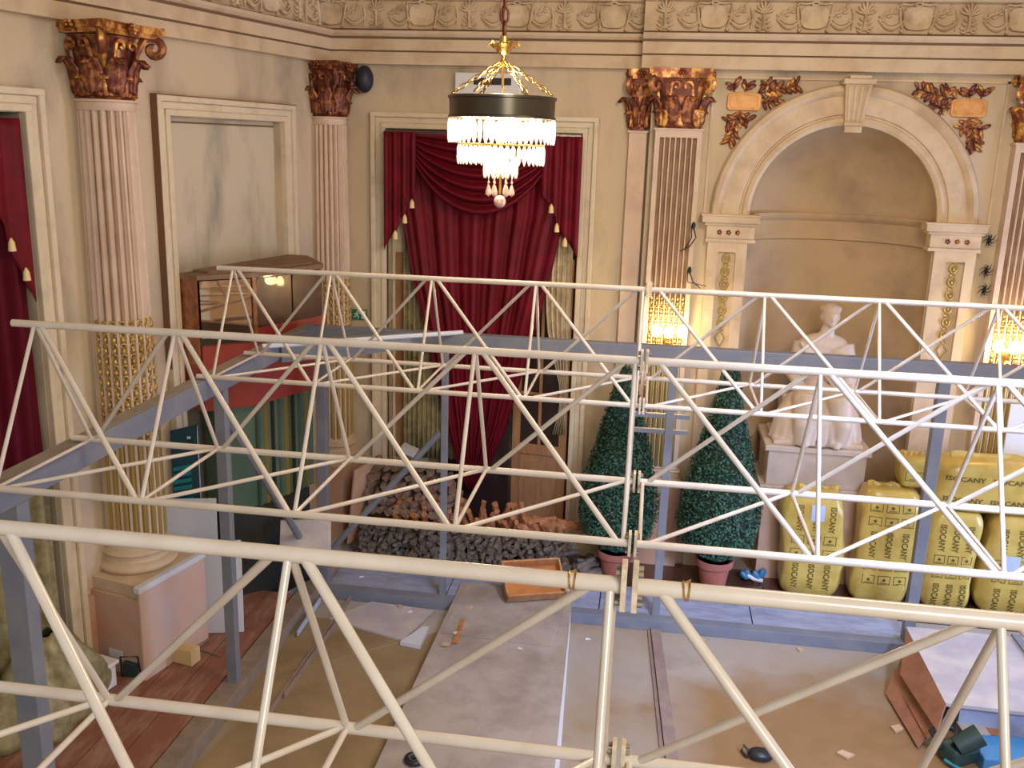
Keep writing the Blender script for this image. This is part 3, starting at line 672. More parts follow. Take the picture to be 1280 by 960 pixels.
obj('dark_pane', MB().box(-2.3, -1.5, YC+.27, YC+.30, .1, 4.5), 'pane', t)
# ------------------------------------------------------------------ grey frame structure
XL, YF, ZT = -3.2, 8.55, 2.78
t = thing('steel_frame', 'grey steel frame of posts and beams carrying the white trusses', 'frame', (XL, YF, 0))
o = obj('beam', MB().box(XL-.06, XL+.06, 3.2, YF+.06, ZT-.15, ZT), 'grey', t, bev=.006)
obj('dust_strip', MB().box(XL-.055, XL+.04, 3.2, YF+.05, ZT, ZT+.003), 'grey_dusty', o)
obj('beam', MB().box(XL-.06, 4.6, YF-.05, YF+.06, ZT-.15, ZT-.001), 'grey', t, bev=.006)
m = MB(); A = Vector((XL, 7.45, ZT+.012)); B = Vector((-1.70, YF, ZT+.012)); m.tube([A, B], .022, 8); obj('corner_brace', m, 'white_edge', t, smooth=True)
m = MB(); A = Vector((XL+.05, 7.7, ZT-.09)); B = Vector((-2.2, YF, ZT-.09)); d = (B-A).normalized(); n = Vector((-d.y, d.x, 0))*.05; z = Vector((0, 0, .08))
m.add([A-n-z, A+n-z, B+n-z, B-n-z, A-n+z, A+n+z, B+n+z, B-n+z], [(0, 1, 2, 3), (4, 5, 6, 7), (0, 1, 5, 4), (2, 3, 7, 6), (0, 3, 7, 4), (1, 2, 6, 5)]); obj('corner_beam', m, 'grey', t)
for (x, y, w, w2, mt) in ((XL-.02, 4.22, .065, .05, 'grey'), (XL+.02, 6.60, .042, .042, 'grey'), (XL+.12, YF, .048, .05, 'grey'), (-1.86, YF, .03, .03, 'grey'), (.26, YF, .038, .035, 'grey'), (2.60, YF, .05, .045, 'grey')):
    p = obj('post', MB().box(x-w, x+w, y-w2, y+w2, 0, ZT-.15), mt, t, bev=.004)
obj('brace', MB().tube([(XL, 6.64, 2.45), (XL, 8.5, .40)], .035, 8), 'grey', t, smooth=True)
obj('brace', MB().tube([(-1.9, YF, 1.80), (XL+.1, YF, .38)], .032, 8), 'grey', t, smooth=True)
for z in (1.97, 2.12): obj('rung', MB().box(-.10, .44, YF-.02, YF+.02, z-.02, z+.02), 'grey', t)
obj('floor_rail', MB().box(XL-.07, XL+.10, 4.0, YF-.1, 0, .15), 'rail', t, bev=.004)
obj('floor_beam', MB().box(XL+.12, 2.55, 8.42, 8.54, 0, .115), 'grey', t, bev=.004)
t = thing('stage_deck', 'blue grey boarded deck behind the front floor beam', 'deck', (-.3, 8.9, 0))
for i, (x0, x1) in enumerate(((-3.05, -1.83), (-1.82, -.3), (-.29, 1.18), (1.19, 2.6))):
    obj('board', MB().box(x0, x1, 8.545, 9.12, 0, .105+.002*(i % 2)), 'deck', t, bev=.003)
tag(obj('trim_6', MB().box(-3.05, 5.2, 9.125, 9.98, 0, .018), 'darkwood'), kind='structure')
# ------------------------------------------------------------------ trusses
PW, TW, TH, ZL = .7607, .8179, .7382, 2.8057
def truss(label, Yf, left, ext=.12):
    xs = [-3.088+PW*i for i in range(5)] if left else [.028+PW*i for i in range(6)]
    cx = (xs[0]+xs[-1])/2
    t = thing('roof_truss', label, 'truss', (cx, Yf+TW/2, ZL-.02), 'white triangular lattice truss sections')
    A = [Vector((x, Yf+TW/2, ZL+TH)) for x in xs]; Fp = [Vector((x, Yf, ZL)) for x in xs]; R = [Vector((x, Yf+TW, ZL)) for x in xs]
    e = Vector((ext, 0, 0)); j = Vector((.030 if left else .018, 0, 0))
    for nm, ch, r in (('top_chord', A, .0195), ('bottom_chord', Fp, .0180), ('bottom_chord', R, .0180)):
        p, q = (ch[0]-e, ch[-1]+j) if left else (ch[0]-j, ch[-1]+e)
        obj(nm, MB().tube([p, q], r, 16), 'white_metal', t, smooth=50)
    def web(p, q, r=.0115, n='diagonal'): obj(n, MB().tube([p, q], r, 10), 'white_metal', t, smooth=50)
    for i in range(len(xs)):
        o = Vector((.012, 0, 0))
        if left or i > 0: web(A[i], Fp[i], .0105, 'upright'); web(A[i]+o*.5, R[i], .0105, 'upright')
        if i+1 < len(xs): web(A[i]+o*3, Fp[i+1]-o*2, .0135); web(Fp[i]+o*2, R[i+1]-o, .0105, 'cross_brace')
        if i > 0: web(A[i]-o*3, R[i-1]+o*2, .0120)
        web(Fp[i], R[i], .010, 'cross_tie')
    pl = .0065
    for ch in (A, Fp, R):
        q = ch[-1]+j if left else ch[0]-j; x0 = q.x-pl if left else q.x-pl
        f = obj('flange', MB().box(q.x-pl, q.x+pl, q.y-.030, q.y+.030, q.z-.052, q.z+.052), 'plate', t, bev=.0015)
        for dz in (-.036, .036):
            sx = -1 if left else 1
            for dy in (-.016, .016):
                obj('bolt', MB().tube([(q.x, q.y+dy, q.z+dz), (q.x+sx*.018, q.y+dy, q.z+dz)], .007, 6), 'bolt', f)
    return t
for Yf, nm in ((1.5784, 'nearest'), (3.946, 'middle'), (6.2937, 'farthest')):
    t = truss('left half of the %s white lattice truss' % nm + {'nearest': ' crossing low in front', 'middle': ' with its end at the left edge', 'farthest': ' ending before the wooden kiosk'}[nm], Yf, True)
    truss('right half of the %s white lattice truss' % nm + {'nearest': ' across the lower right corner', 'middle': ' passing over the topiaries', 'farthest': ' below the niche arch'}[nm], Yf, False)
# twisted wire ties on the nearest truss
for x, lab in ((-.13, 'twist of wire around the nearest top chord left of the bolted joint'), (.125, 'twist of wire around the nearest top chord right of the bolted joint')):
    y, z = 1.5784+TW/2, ZL+TH; m = MB()
    for k in (-.006, .004): m.torus((x+k, y, z), (.0215, .0215), .0022, 16, 5, Matrix.Rotation(PI/2+k*20, 4, 'Y'))
    m.tube([(x, y, z+.022), (x+.006, y-.01, z+.032), (x-.006, y-.012, z+.026)], .002, 5)
    tag(obj('wire_tie', m, 'brass', origin=(x, y, z), smooth=True), lab, 'wire')
# ------------------------------------------------------------------ chandelier
CX, CY = -1.13, 7.0
t = thing('crystal_chandelier', 'lit crystal chandelier hanging on a chain in front of the back window', 'chandelier', (CX, CY, 5.2))
obj('drum', MB().lathe([(.355, 4.835), (.375, 4.835), (.39, 4.83), (.39, 4.815), (.38, 4.81), (.378, 4.70), (.388, 4.695), (.39, 4.68), (.36, 4.68), (.36, 4.83)], 48, (CX, CY)), 'bronze', t, smooth=30)
obj('canopy', MB().lathe([(.012, 5.06), (.02, 5.08), (.014, 5.11), (.05, 5.135), (.062, 5.16), (.085, 5.185), (.04, 5.19), (.03, 5.20), (.028, 5.24), (0, 5.25)], 20, (CX, CY)), 'brass', t, smooth=40)
for k in range(8):
    a = k*PI/4; obj('canopy_leaf', MB().tube([(CX+.06*cos(a), CY+.06*sin(a), 5.17), (CX+.10*cos(a), CY+.10*sin(a), 5.20), (CX+.115*cos(a), CY+.115*sin(a), 5.18)], [.016, .012, .004], 5, flat=.5), 'brass', t, smooth=True)
obj('stem', MB().tube([(CX, CY, 5.07), (CX, CY, 4.14)], .009, 8), 'brass', t, smooth=True)
def links(m, A, B, n, L, w, r):
    d = (B-A)/n; q = d.to_track_quat('X', 'Z').to_matrix().to_4x4()
    for i in range(n):
        T = q @ Matrix.Rotation(PI/2*(i % 2)+.3, 4, 'X'); m.torus(A+d*(i+.5), (L, w), r, 12, 5, T)
for k in range(6):
    a = k*PI/3+.12; m = MB(); links(m, Vector((CX+.02*cos(a), CY+.02*sin(a), 5.07)), Vector((CX+.36*cos(a), CY+.36*sin(a), 4.85)), 7, .031, .014, .0055)
    obj('chain', m, 'brass', t, smooth='all')
m = MB(); links(m, Vector((CX, CY, 5.24)), Vector((CX, CY, 6.85)), 17, .056, .028, .009)
m.tube([(CX+.012*cos(i), CY+.012*sin(i), 5.24+i*.04) for i in range(40)], .010, 6); obj('hanging_chain', m, 'gold_dark', t, smooth='all')
obj('rose', MB().lathe([(0, 6.9), (.12, 6.895), (.08, 6.86), (.02, 6.84), (0, 6.84)], 20, (CX, CY)), 'stone', t, smooth=True)
def prism_mb(L, w):
    m = MB(); m.lathe([(0, 0), (w*.5, -.01), (w*.5, -.016), (w, -.026), (w, -L*.75), (w*.3, -L*.97), (0, -L)], 6, sy=.55); return m
PR1, PR2 = raw('crystal_prism', prism_mb(.17, .017), 'crystal'), raw('crystal_prism', prism_mb(.14, .016), 'crystal')
for n, r, z, src in ((52, .382, 4.675, PR1), (44, .312, 4.495, PR2), (20, .12, 4.40, PR2)):
    for k in range(n):
        a = 2*PI*k/n; share(src, 'crystal_prism', t, Matrix.Translation((CX+r*cos(a), CY+r*sin(a), z)) @ Matrix.Rotation(a+PI/2, 4, 'Z'))
for r, z in ((.31, 4.50), (.12, 4.405)): obj('ring', MB().torus((CX, CY, z), (r, r), .008, 40, 6), 'brass', t, smooth='all')
for k in range(6):
    a = k*PI/3+.2; x, y = CX+.085*cos(a), CY+.085*sin(a)
    m = MB(); m.tube([(x, y, 4.36), (x, y, 4.21)], .004, 5)
    for z in (4.31, 4.27, 4.23): m.ell((x, y, z), (.009, .009, .009), 6)
    m.lathe([(0, 4.215), (.008, 4.21), (.022, 4.165), (.020, 4.145), (0, 4.128)], 8, (x, y)); obj('pendant_drop', m, 'pinkglass', t, smooth=30)
m = MB(); m.ell((CX, CY, 4.095), (.046, .046, .046), 16); m.tube([(CX, CY, 4.14), (CX, CY, 4.19)], .008, 6); obj('crystal_ball', m, 'pinkglass', t, smooth=30)
for k in range(10):
    a = k*PI/5+.1; x, y = CX+.27*cos(a), CY+.27*sin(a)
    obj('bulb', MB().lathe([(0, 4.55), (.018, 4.56), (.026, 4.60), (.018, 4.655), (.006, 4.69), (0, 4.70)], 10, (x, y)), 'bulb', t, smooth=True)
for k in range(5):
    a = k*2*PI/5; obj('bulb', MB().ell((CX+.17*cos(a), CY+.17*sin(a), 4.43), (.025, .025, .03), 10), 'bulb', t, smooth='all')
point('chandelier_glow', (CX, CY, 4.58), 70, (1, .80, .56), .22)
point('chandelier_glow_top', (CX, CY, 4.9), 35, (1, .80, .56), .1)
# ------------------------------------------------------------------ sconces
def sconce(label, x, y, z):
    t = thing('wall_sconce', label, 'lamp', (x, y, z-.12))
    obj('backplate', MB().ell((x, y+.13, z-.08), (.06, .02, .11), 12), 'brass', t, smooth='all')
    for k, dx in enumerate((-.13, 0, .13)):
        m = MB(); yy = y-.02 if dx == 0 else y+.03
        m.tube([(x, y+.12, z-.12), (x+dx*.5, y+.06, z-.18), (x+dx, yy, z-.13), (x+dx, yy, z-.07)], .009, 8); obj('arm', m, 'brass', t, smooth=True)
        obj('drip_cup', MB().lathe([(.008, z-.08), (.032, z-.065), (.03, z-.058), (.014, z-.06), (.012, z-.02), (0, z-.02)], 12, (x+dx, yy)), 'brass', t, smooth=True)
        obj('bulb', MB().lathe([(0, z-.02), (.034, z-.005), (.055, z+.035), (.034, z+.085), (.004, z+.12), (0, z+.12)], 10, (x+dx, yy)), 'flame', t, smooth=True)
    point('sconce_glow', (x, y-.06, z+.05), 16, (1, .72, .32), .06)
p = at(836, 420, 1, YN-.24); sconce('glowing three-bulb wall lamp on the pilaster left of the niche', p.x, p.y, p.z)
p = at(1266, 440, 1, YN-.28); sconce('glowing wall lamp at the right picture edge', p.x, p.y, p.z)
# ------------------------------------------------------------------ wall fittings
p = at(456, 99, 1, YB-.12)
t = thing('wall_speaker', 'round navy blue speaker mounted beside the corner capital', 'speaker', (p.x, YB-.1, p.z))
obj('body', MB().ell((p.x, YB-.13, p.z), (.095, .10, .14), 20), 'navy', t, smooth='all')
obj('bracket', MB().box(p.x-.02, p.x+.02, YB-.06, YB, p.z-.03, p.z+.03), 'black', t)
p0, p1 = at(571, 91, 1, YB), at(652, 128, 1, YB)
t = thing('wall_unit', 'white wall-mounted air unit with a dark slot behind the chandelier chains', 'air unit', ((p0.x+p1.x)/2, YB-.06, p1.z))
obj('case', MB().box(p0.x, p1.x, YB-.10, YB, p1.z, p0.z), 'white', t, bev=.012)
obj('slot', MB().box(p0.x+.2, p1.x-.1, YB-.106, YB-.09, p0.z-.12, p0.z-.05), 'black', t)
p0, p1 = at(441, 386, 1, YB), at(459, 400, 1, YB)
t = thing('exit_sign', 'small green emergency exit sign with running man near the corner column', 'sign', ((p0.x+p1.x)/2, YB-.02, p1.z))
w = p1.x-p0.x; h = p0.z-p1.z
obj('board', MB().box(p0.x, p1.x, YB-.02, YB, p1.z, p0.z), 'exit', t)
m = MB(); c = Vector((p0.x+w*.33, YB-.024, p1.z+h*.5)); s = h
m.ell((c.x+.06*s, c.y, c.z+.32*s), (.08*s, .003, .08*s), 8)
for a in ([(0, .2), (-.02, -.05)], [(-.02, -.05), (.15, -.15), (.12, -.36)], [(-.02, -.05), (-.18, -.2), (-.32, -.22)], [(0, .18), (.2, .1), (.28, .2)], [(0, .18), (-.2, .1), (-.22, -.05)]):
    m.tube([(c.x+x*s, c.y, c.z+z*s) for x, z in a], .05*s, 5)
obj('running_man', m, 'white', t)
m = MB(); m.box(p0.x+w*.64, p0.x+w*.94, YB-.023, YB-.02, p1.z+h*.12, p1.z+h*.9); obj('door_pictogram', m, 'white', t)
for lab, pts in (('loose black lamp wires hanging from the pilaster left of the niche', [(867, 282), (870, 297), (862, 308), (850, 314)]), ('second pair of loose wires below on the left pilaster edge', [(862, 338), (866, 352), (876, 361)])):
    P = [at(x, y, 1, YN-.12) for x, y in pts]; m = MB(); m.tube(P, .006, 5); m.tube([P[0]+Vector((-.02, 0, 0)), P[0]+Vector((-.01, 0, -.12)), P[-1]+Vector((.05, 0, .03))], .005, 5)
    m.ell(P[0], (.022, .02, .04), 8); tag(obj('lamp_wire', m, 'black', origin=P[0], smooth=True), lab, 'wire')
for lab, y in (('spidery black bracket on the wall left of the right pilaster, upper one', 300), ('spidery black bracket on the wall left of the right pilaster, middle one', 338), ('spidery black bracket on the wall left of the right pilaster, lowest one', 362)):
    c = at(1236-(y-300)*.1, y, 1, YN-.03); m = MB()
    for k in range(7):
        a = k*.9+y; m.tube([c, c+Vector((.03*cos(a), -.03, .05*sin(a))), c+Vector((.075*cos(a+.5), -.02, .07*sin(a+.8)))], [.014, .006, .002], 5)
    tag(obj('wall_bracket', m, 'black', origin=c, smooth=True), lab, 'bracket')
t = thing('power_socket', 'cream double power socket low on the salmon wall', 'socket', ML @ Vector((3.69, .23, .27)))
obj('plate', MB(ML).box(3.69, 3.702, .16, .30, .27, .345), 'white', t, bev=.004)
# ------------------------------------------------------------------ statue in the niche
SX, SY = 1.85, YN+.05
t = thing('statue_plinth', 'cream stepped plinth standing in the niche under the statue', 'plinth', (SX, SY+.1, 0))
obj('die', MB().box(SX-.52, SX+.52, SY-.28, SY+.55, 0, 1.02), 'plinth', t, bev=.01)
obj('upper_block', MB().box(SX-.56, SX+.56, SY-.30, SY+.55, 1.02, 1.08).box(SX-.50, SX+.50, SY-.26, SY+.52, 1.08, 1.46).box(SX-.54, SX+.54, SY-.29, SY+.54, 1.46, 1.52), 'marble', t, bev=.008)
t = thing('marble_statue', 'white marble statue of a seated robed figure in the niche', 'statue', (SX, SY+.1, 1.52))
m = MB(); B = 1.52
E_ = lambda x, y, z, rx, ry, rz, T=None: m.ell((SX+x, SY+.12+y, B+z), (rx, ry, rz), 20, T)
def limb(pts, r): m.tube([(SX+x, SY+.12+y, B+z) for x, y, z in pts], r, 14)
E_(0, .05, .50, .24, .20, .17); E_(.01, .06, .72, .19, .14, .26); E_(.01, .05, 1.02, .26, .13, .13); E_(-.02, .05, .9, .24, .14, .2); limb([(.02, .04, 1.05), (.04, .02, 1.22)], [.09, .068])
E_(.045, .0, 1.33, .085, .105, .125); E_(.05, .035, 1.37, .095, .105, .10)
E_(.055, -.108, 1.315, .014, .024, .028); E_(.055, -.088, 1.252, .036, .03, .022); E_(.055, -.082, 1.368, .062, .03, .016)
E_(.055, -.098, 1.274, .028, .016, .007); E_(.02, -.088, 1.335, .016, .014, .011); E_(.09, -.088, 1.335, .016, .014, .011)
E_(-.045, .01, 1.32, .015, .022, .032); E_(.135, .01, 1.32, .015, .022, .032)
for k in range(14): E_(.05+.085*cos(k*2.4), .045+.05*sin(k*1.7), 1.40+.035*sin(k*3.1), .028, .03, .025)
limb([(-.22, .04, 1.04), (-.29, -.0, .70), (-.20, -.20, .58), (-.04, -.26, .60)], [.085, .075, .058, .045])
limb([(.24, .04, 1.04), (.31, -.02, .72), (.26, -.26, .56), (.20, -.36, .54)], [.085, .075, .058, .045])
limb([(-.13, .0, .46), (-.17, -.34, .47), (-.18, -.38, .25), (-.17, -.36, .03)], [.15, .13, .10, .09])
limb([(.13, .0, .46), (.19, -.32, .45), (.22, -.34, .25), (.20, -.32, .03)], [.15, .13, .10, .09])
E_(0, -.02, .18, .38, .26, .22); E_(0, .08, .30, .38, .22, .28)
for k in range(23):                                          # robe folds down to the plinth
    a = -1.05+k*2.1/22; x = .45*sin(a*1.2); y = -.33*cos(a*1.2)
    limb([(x*.65, y*.62, .50), (x*.95, y*1.12, .30), (x*1.08+.015*sin(k*3), y*1.22, .02)], [.024, .026, .032])
for k in range(6): limb([(-.24+.05*k, -.06, 1.06-.03*k), (-.10+.05*k, -.13, .82-.02*k), (.16, -.10, .62-.02*k)], .022)
limb([(.16, -.03, 1.0), (.24, -.12, .84), (.25, -.14, .62)], [.06, .08, .07])
m.box(SX-.36, SX+.36, SY+.15, SY+.45, B, B+.46)
for s in (-1, 1): E_(s*.16+.01, -.40, .04, .05, .09, .035)
m.box(SX-.46, SX+.46, SY-.24, SY+.46, B, B+.05)
o = obj('figure', m, 'marble', t, smooth='all')
md = o.modifiers.new('fuse', 'REMESH'); md.mode = 'VOXEL'; md.voxel_size = .014; md.use_smooth_shade = True
md = o.modifiers.new('soft', 'SMOOTH'); md.factor = .5; md.iterations = 3
# ------------------------------------------------------------------ topiaries
def topiary(label, x, y, zt, rmax, seed):
    rnd = random.Random(seed); t = thing('potted_topiary', label, 'topiary', (x, y, 0)); 
    pr = [(.125, 0), (.13, .01), (.165, .24), (.19, .245), (.195, .25), (.205, .315), (.195, .325), (.175, .32), (.17, .28)]
    obj('pot', MB().lathe(pr, 32, (x, y)), 'terracotta', t, smooth=35); obj('soil', MB().lathe([(0, .285), (.172, .285)], 20, (x, y)), 'soil', t)
    obj('trunk', MB().tube([(x, y, .28), (x, y, .7)], .025, 8), 'bark', t, smooth=True)
    tab = [(.34, .12), (.42, .26*rmax/.4), (.55, .36*rmax/.4), (.75, rmax), (1.0, rmax*.96), (1.3, rmax*.80), (1.7, rmax*.56), (2.05, rmax*.34), (zt-.12, rmax*.20), (zt, .03)]
    prof = [(interp(tab, z)*.93, z) for z in np.linspace(.34, zt-.02, 24)]
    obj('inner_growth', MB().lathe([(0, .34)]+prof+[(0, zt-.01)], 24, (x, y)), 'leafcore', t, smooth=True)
    m = MB(); n = 0
    while n < 9000:
        z = rnd.uniform(.34, zt); R = interp(tab, z)
        if rnd.random() > R/rmax+.04: continue
        a = rnd.uniform(0, 2*PI); bump = 1+.035*sin(a*5+z*9)+.03*sin(a*11-z*17); rr = R*bump*rnd.uniform(.92, 1.05)
        c = Vector((x+rr*cos(a), y+rr*sin(a), z)); nn = Vector((cos(a), sin(a), .35+rnd.uniform(-.8, .8)))+Vector((rnd.uniform(-.7, .7), rnd.uniform(-.7, .7), 0)); nn.normalize()
        tt = nn.cross(Vector((rnd.uniform(-1, 1), rnd.uniform(-1, 1), rnd.uniform(-1, 1)))).normalized(); bb = nn.cross(tt); L = rnd.uniform(.013, .021); w = L*.6
        m.add([c-tt*L, c+bb*w+nn*.003, c+tt*L, c-bb*w+nn*.003], [(0, 1, 2), (0, 2, 3)]); n += 1
    t.location.z = .02
    me = bpy.data.meshes.new('foliage'); me.from_pydata([v-Vector((x, y, 0)) for v in m.v], [], m.f); me.materials.append(M_['leaf'])
    o = bpy.data.objects.new('foliage', me); COL.objects.link(o); o.parent = t; o['kind'] = 'stuff'
topiary('cone-shaped boxwood in a terracotta pot beside the firewood heap, the left one', -.18, 9.5, 2.34, .405, 1)
topiary('cone-shaped boxwood in a terracotta pot nearest the yellow sacks, the right one', .86, 9.5, 2.48, .41, 2)
# ------------------------------------------------------------------ yellow sacks
def text_geo(s, size):
    cu = bpy.data.curves.new('txt', 'FONT'); cu.body = s; cu.size = size; cu.align_x = 'CENTER'; cu.align_y = 'CENTER'; cu.resolution_u = 2; cu.offset = .0022
    o = bpy.data.objects.new('txt', cu); COL.objects.link(o); bpy.context.view_layer.update()
    me = bpy.data.meshes.new_from_object(o.evaluated_get(bpy.context.evaluated_depsgraph_get()))
    vs = [v.co.copy() for v in me.vertices]; fs = [list(p.vertices) for p in me.polygons]
    bpy.data.objects.remove(o); bpy.data.meshes.remove(me); return vs, fs
TXT = text_geo('ISOCANY', .085)
def sack(label, x0, x1, y, z0, z1, seed, lying=False, sticker=None, cols=3):
    rnd = random.Random(seed); cx, cz = (x0+x1)/2, (z0+z1)/2; a, c = (x1-x0)/2, (z1-z0)/2; b = .20 if not lying else .24
    t = thing('yellow_sack', label, 'sack', (cx, y, z0), 'yellow plastic sacks stacked by the niche')
    m = MB(); nu, nv = 44, 28; vs = []
    ph = [rnd.uniform(0, 6) for _ in range(6)]
    sg = lambda v, e: math.copysign(abs(v)**e, v)
    for j in range(nv+1):
        la = -PI/2+PI*j/nv
        for i in range(nu):
            lo = 2*PI*i/nu; e1 = .24 if not lying else .35; e2 = .42
            X = a*sg(cos(la), e1)*sg(cos(lo), e2); Y = b*sg(cos(la), e1)*sg(sin(lo), e2); Z = c*sg(sin(la), .50)
            k = 1+.022*sin(lo*3+Z*7+ph[0])+.016*sin(lo*7-Z*13+ph[1])+.012*sin(Z*24+ph[2])
            X *= k; Y *= k; X += .025*sin(Z*4+ph[3])
            vs.append((cx+X, y+Y, cz+Z))
    m.add(vs, [(j*nu+i, j*nu+(i+1) % nu, (j+1)*nu+(i+1) % nu, (j+1)*nu+i) for j in range(nv) for i in range(nu)])
    o = obj('bag', m, 'sack', t, smooth='all')
    bv = BVHTree.FromPolygons(m.v, m.f)
    def press(pts, fs, mb):
        out = []
        for (px, pz) in pts:
            h = bv.ray_cast(Vector((px, y-2, pz)), Vector((0, 1, 0)))[0]
            if h is None: return
            out.append(Vector((px, h.y-.004, pz)))
        mb.add(out, fs)
    pm = MB()
    W_ = (x1-x0)*.76
    if not lying:
        cw = W_/cols; rows = []; z = z1-.12; k = rnd.choice((0, 1))
        while z > z0+.12:
            if k % 3 == 0: rows.append(('t', z-.15)); z -= .33
            else: rows.append(('b', z-.05)); z -= .15
            k += 1
        for kind, zz in rows:
            for i in range(cols):
                px = cx-W_/2+cw*(i+.5)
                if kind == 't': vs, fs = TXT; press([(px+v.y, zz-v.x*.78) for v in vs], fs, pm)
                else:
                    w, h, q = cw*.40, .048, .007
                    for bx in ((-w, w, h-q, h), (-w, w, -h, -h+q), (-w, -w+q, -h, h), (w-q, w, -h, h)):
                        press([(px+bx[0], zz+bx[2]), (px+bx[1], zz+bx[2]), (px+bx[1], zz+bx[3]), (px+bx[0], zz+bx[3])], [(0, 1, 2, 3)], pm)
                    press([(px-.02, zz), (px, zz-.02), (px+.02, zz), (px, zz+.02)], [(0, 1, 2, 3)], pm)
                    press([(px-w*.6, zz-.034), (px+w*.6, zz-.034), (px+w*.6, zz-.028), (px-w*.6, zz-.028)], [(0, 1, 2, 3)], pm)
    else:
        for zz in (cz+c*.35, cz-c*.45):
            for i in range(3):
                px = x0+(x1-x0)*(.2+.3*i); vs, fs = TXT; press([(px+v.x, zz+v.y*.8) for v in vs], fs, pm)
    if pm.v: tag(obj('printed_lettering', pm, 'ink', t), 'repeated dark ISOCANY lettering and boxed symbols', kind='stuff')
    if sticker:
        sx, sz, w, h = sticker; sm = MB(); G = 5
        pts = [(sx+w*(i/G-.5), sz+h*(j/G-.5)) for j in range(G+1) for i in range(G+1)]
        press(pts, [(j*(G+1)+i, j*(G+1)+i+1, (j+1)*(G+1)+i+1, (j+1)*(G+1)+i) for j in range(G) for i in range(G)], sm)
        for v in sm.v: v.y -= .004
        obj('sticker', sm, 'sticker', t)
    m = MB(); zt_ = z1-.01
    m.grid(lambda u, v: (cx+(u-.5)*a*1.5, y+.012*sin(u*26)+.02*(v-.5), zt_-.03+.075*v+.012*sin(u*15)), 30, 3); obj('sealed_edge', m, 'sack', t, smooth='all', solid=.006)
def sx_(px, yy=9.65): return at(px, 700, 1, yy).x
s1 = at(1022, 640, 1, 9.44)
sack('upright yellow sack with blue label beside the right topiary', 1.51, 2.14, 9.60, .02, 1.17, 11, sticker=(s1.x, s1.z, .13, .17))
sack('upright orange-yellow sack second from the right topiary', 2.25, 2.86, 9.60, .02, 1.25, 12)
sack('upright yellow sack just right of the grey post, under the lying sack', 2.93, 3.45, 9.60, .02, 1.08, 13)
s4 = at(1262, 705, 1, 9.44)
sack('upright yellow sack with blue label at the right edge', 3.49, 4.12, 9.60, .02, 1.08, 14, sticker=(s4.x, s4.z, .16, .20))
sack('yellow sack lying across the tops of the two right sacks', 2.90, 4.35, 9.62, 1.08, 1.62, 15, lying=True)
sack('crumpled yellow sack top showing behind the second upright sack', 2.60, 2.90, 9.72, 1.26, 1.56, 16, cols=1)
A_ = at(1263, 505, 1, 9.86); tag(obj('white_board', MB().box(A_.x, A_.x+.5, 9.84, 9.87, .02, A_.z), 'white', origin=(A_.x+.25, 9.85, .02)), 'white board standing behind the lying sack at the right edge', 'board')
# ------------------------------------------------------------------ firewood
def log_mb(L, w, h, k):
    rnd = random.Random(k); n = 6; P = [(w*(1+rnd.uniform(-.3, .25))*cos(2*PI*i/n), h*(1+rnd.uniform(-.3, .25))*sin(2*PI*i/n)) for i in range(n)]
    vs = [(x, -L/2+rnd.uniform(-.01, .01), z) for x, z in P]+[(x*rnd.uniform(.85, 1.1), L/2, z*rnd.uniform(.85, 1.1)) for x, z in P]
    m = MB(); m.add(vs, [list(range(n))[::-1], list(range(n, 2*n))]+[(i, (i+1) % n, n+(i+1) % n, n+i) for i in range(n)]); return m
LG = {'bark': [raw('log', log_mb(.26, .042, .034, k), 'bark') for k in range(5)], 'end': [raw('log', log_mb(.28, .045, .036, 20+k), 'logend') for k in range(5)], 'split': [raw('log', log_mb(.34, .038, .045, 40+k), 'logwood') for k in range(5)]}
GL = {'bark': ('dark bark-covered firewood log in the low front rows of the heap', 'dark firewood logs in the front of the heap'), 'end': ('weathered brown firewood log on the upper left mound', 'weathered logs on the upper mound'), 'split': ('freshly split orange firewood log leaning in the middle of the heap', 'orange split logs in the middle of the heap')}
rnd = random.Random(5); cnt = 0
def put_log(kind, x, y, z, rz, rx, ry=0, k=1):
    global cnt
    src = rnd.choice(LG[kind]); o = bpy.data.objects.new('firewood_log', src.data); COL.objects.link(o)
    o.location = (x, y, z); o.rotation_euler = (rx, ry, rz); s = rnd.uniform(.8, 1.2)*k; o.scale = (s, rnd.uniform(.85, 1.1), s)
    tag(o, GL[kind][0], 'firewood', GL[kind][1]); cnt += 1
for row in range(7):                                         # low dark front rows, ends to the hall
    for i in range(37):
        x = -3.02+i*.064+rnd.uniform(-.015, .015)+(.032 if row % 2 else 0)
        if x > -.72: continue
        put_log('bark', x, 9.30+row*.050, .05+row*.047, rnd.uniform(-.7, .7), rnd.uniform(-.3, .4), rnd.uniform(0, PI), .74)
for row in range(3):                                         # orange splits leaning in the middle
    for i in range(24):
        x = -2.62+i*.083+rnd.uniform(-.02, .02)
        if x > -.75: continue
        top_ = .56 if x < -1.2 else .38
        if rnd.random() < .25: continue
        put_log('split', x, 9.66+row*.05, .36+row*(top_-.36)/2.6, rnd.uniform(-.5, .5), rnd.uniform(-1.5, -.95), rnd.uniform(-.5, .5))
for row in range(6):                                         # upper left mound
    for i in range(13):
        x = -2.98+i*.09+rnd.uniform(-.02, .02)+(.045 if row % 2 else 0)
        if x > -1.85-row*.06: continue
        put_log('end', x, 9.72+row*.045, .50+row*.085, rnd.uniform(-.3, .3), rnd.uniform(-.1, .3), rnd.uniform(0, PI))
for i in range(12): put_log('bark', -.72+rnd.uniform(0, .32), 9.35+rnd.uniform(0, .4), .05+rnd.uniform(0, .14), rnd.uniform(-1.5, 1.5), rnd.uniform(-.2, .2))
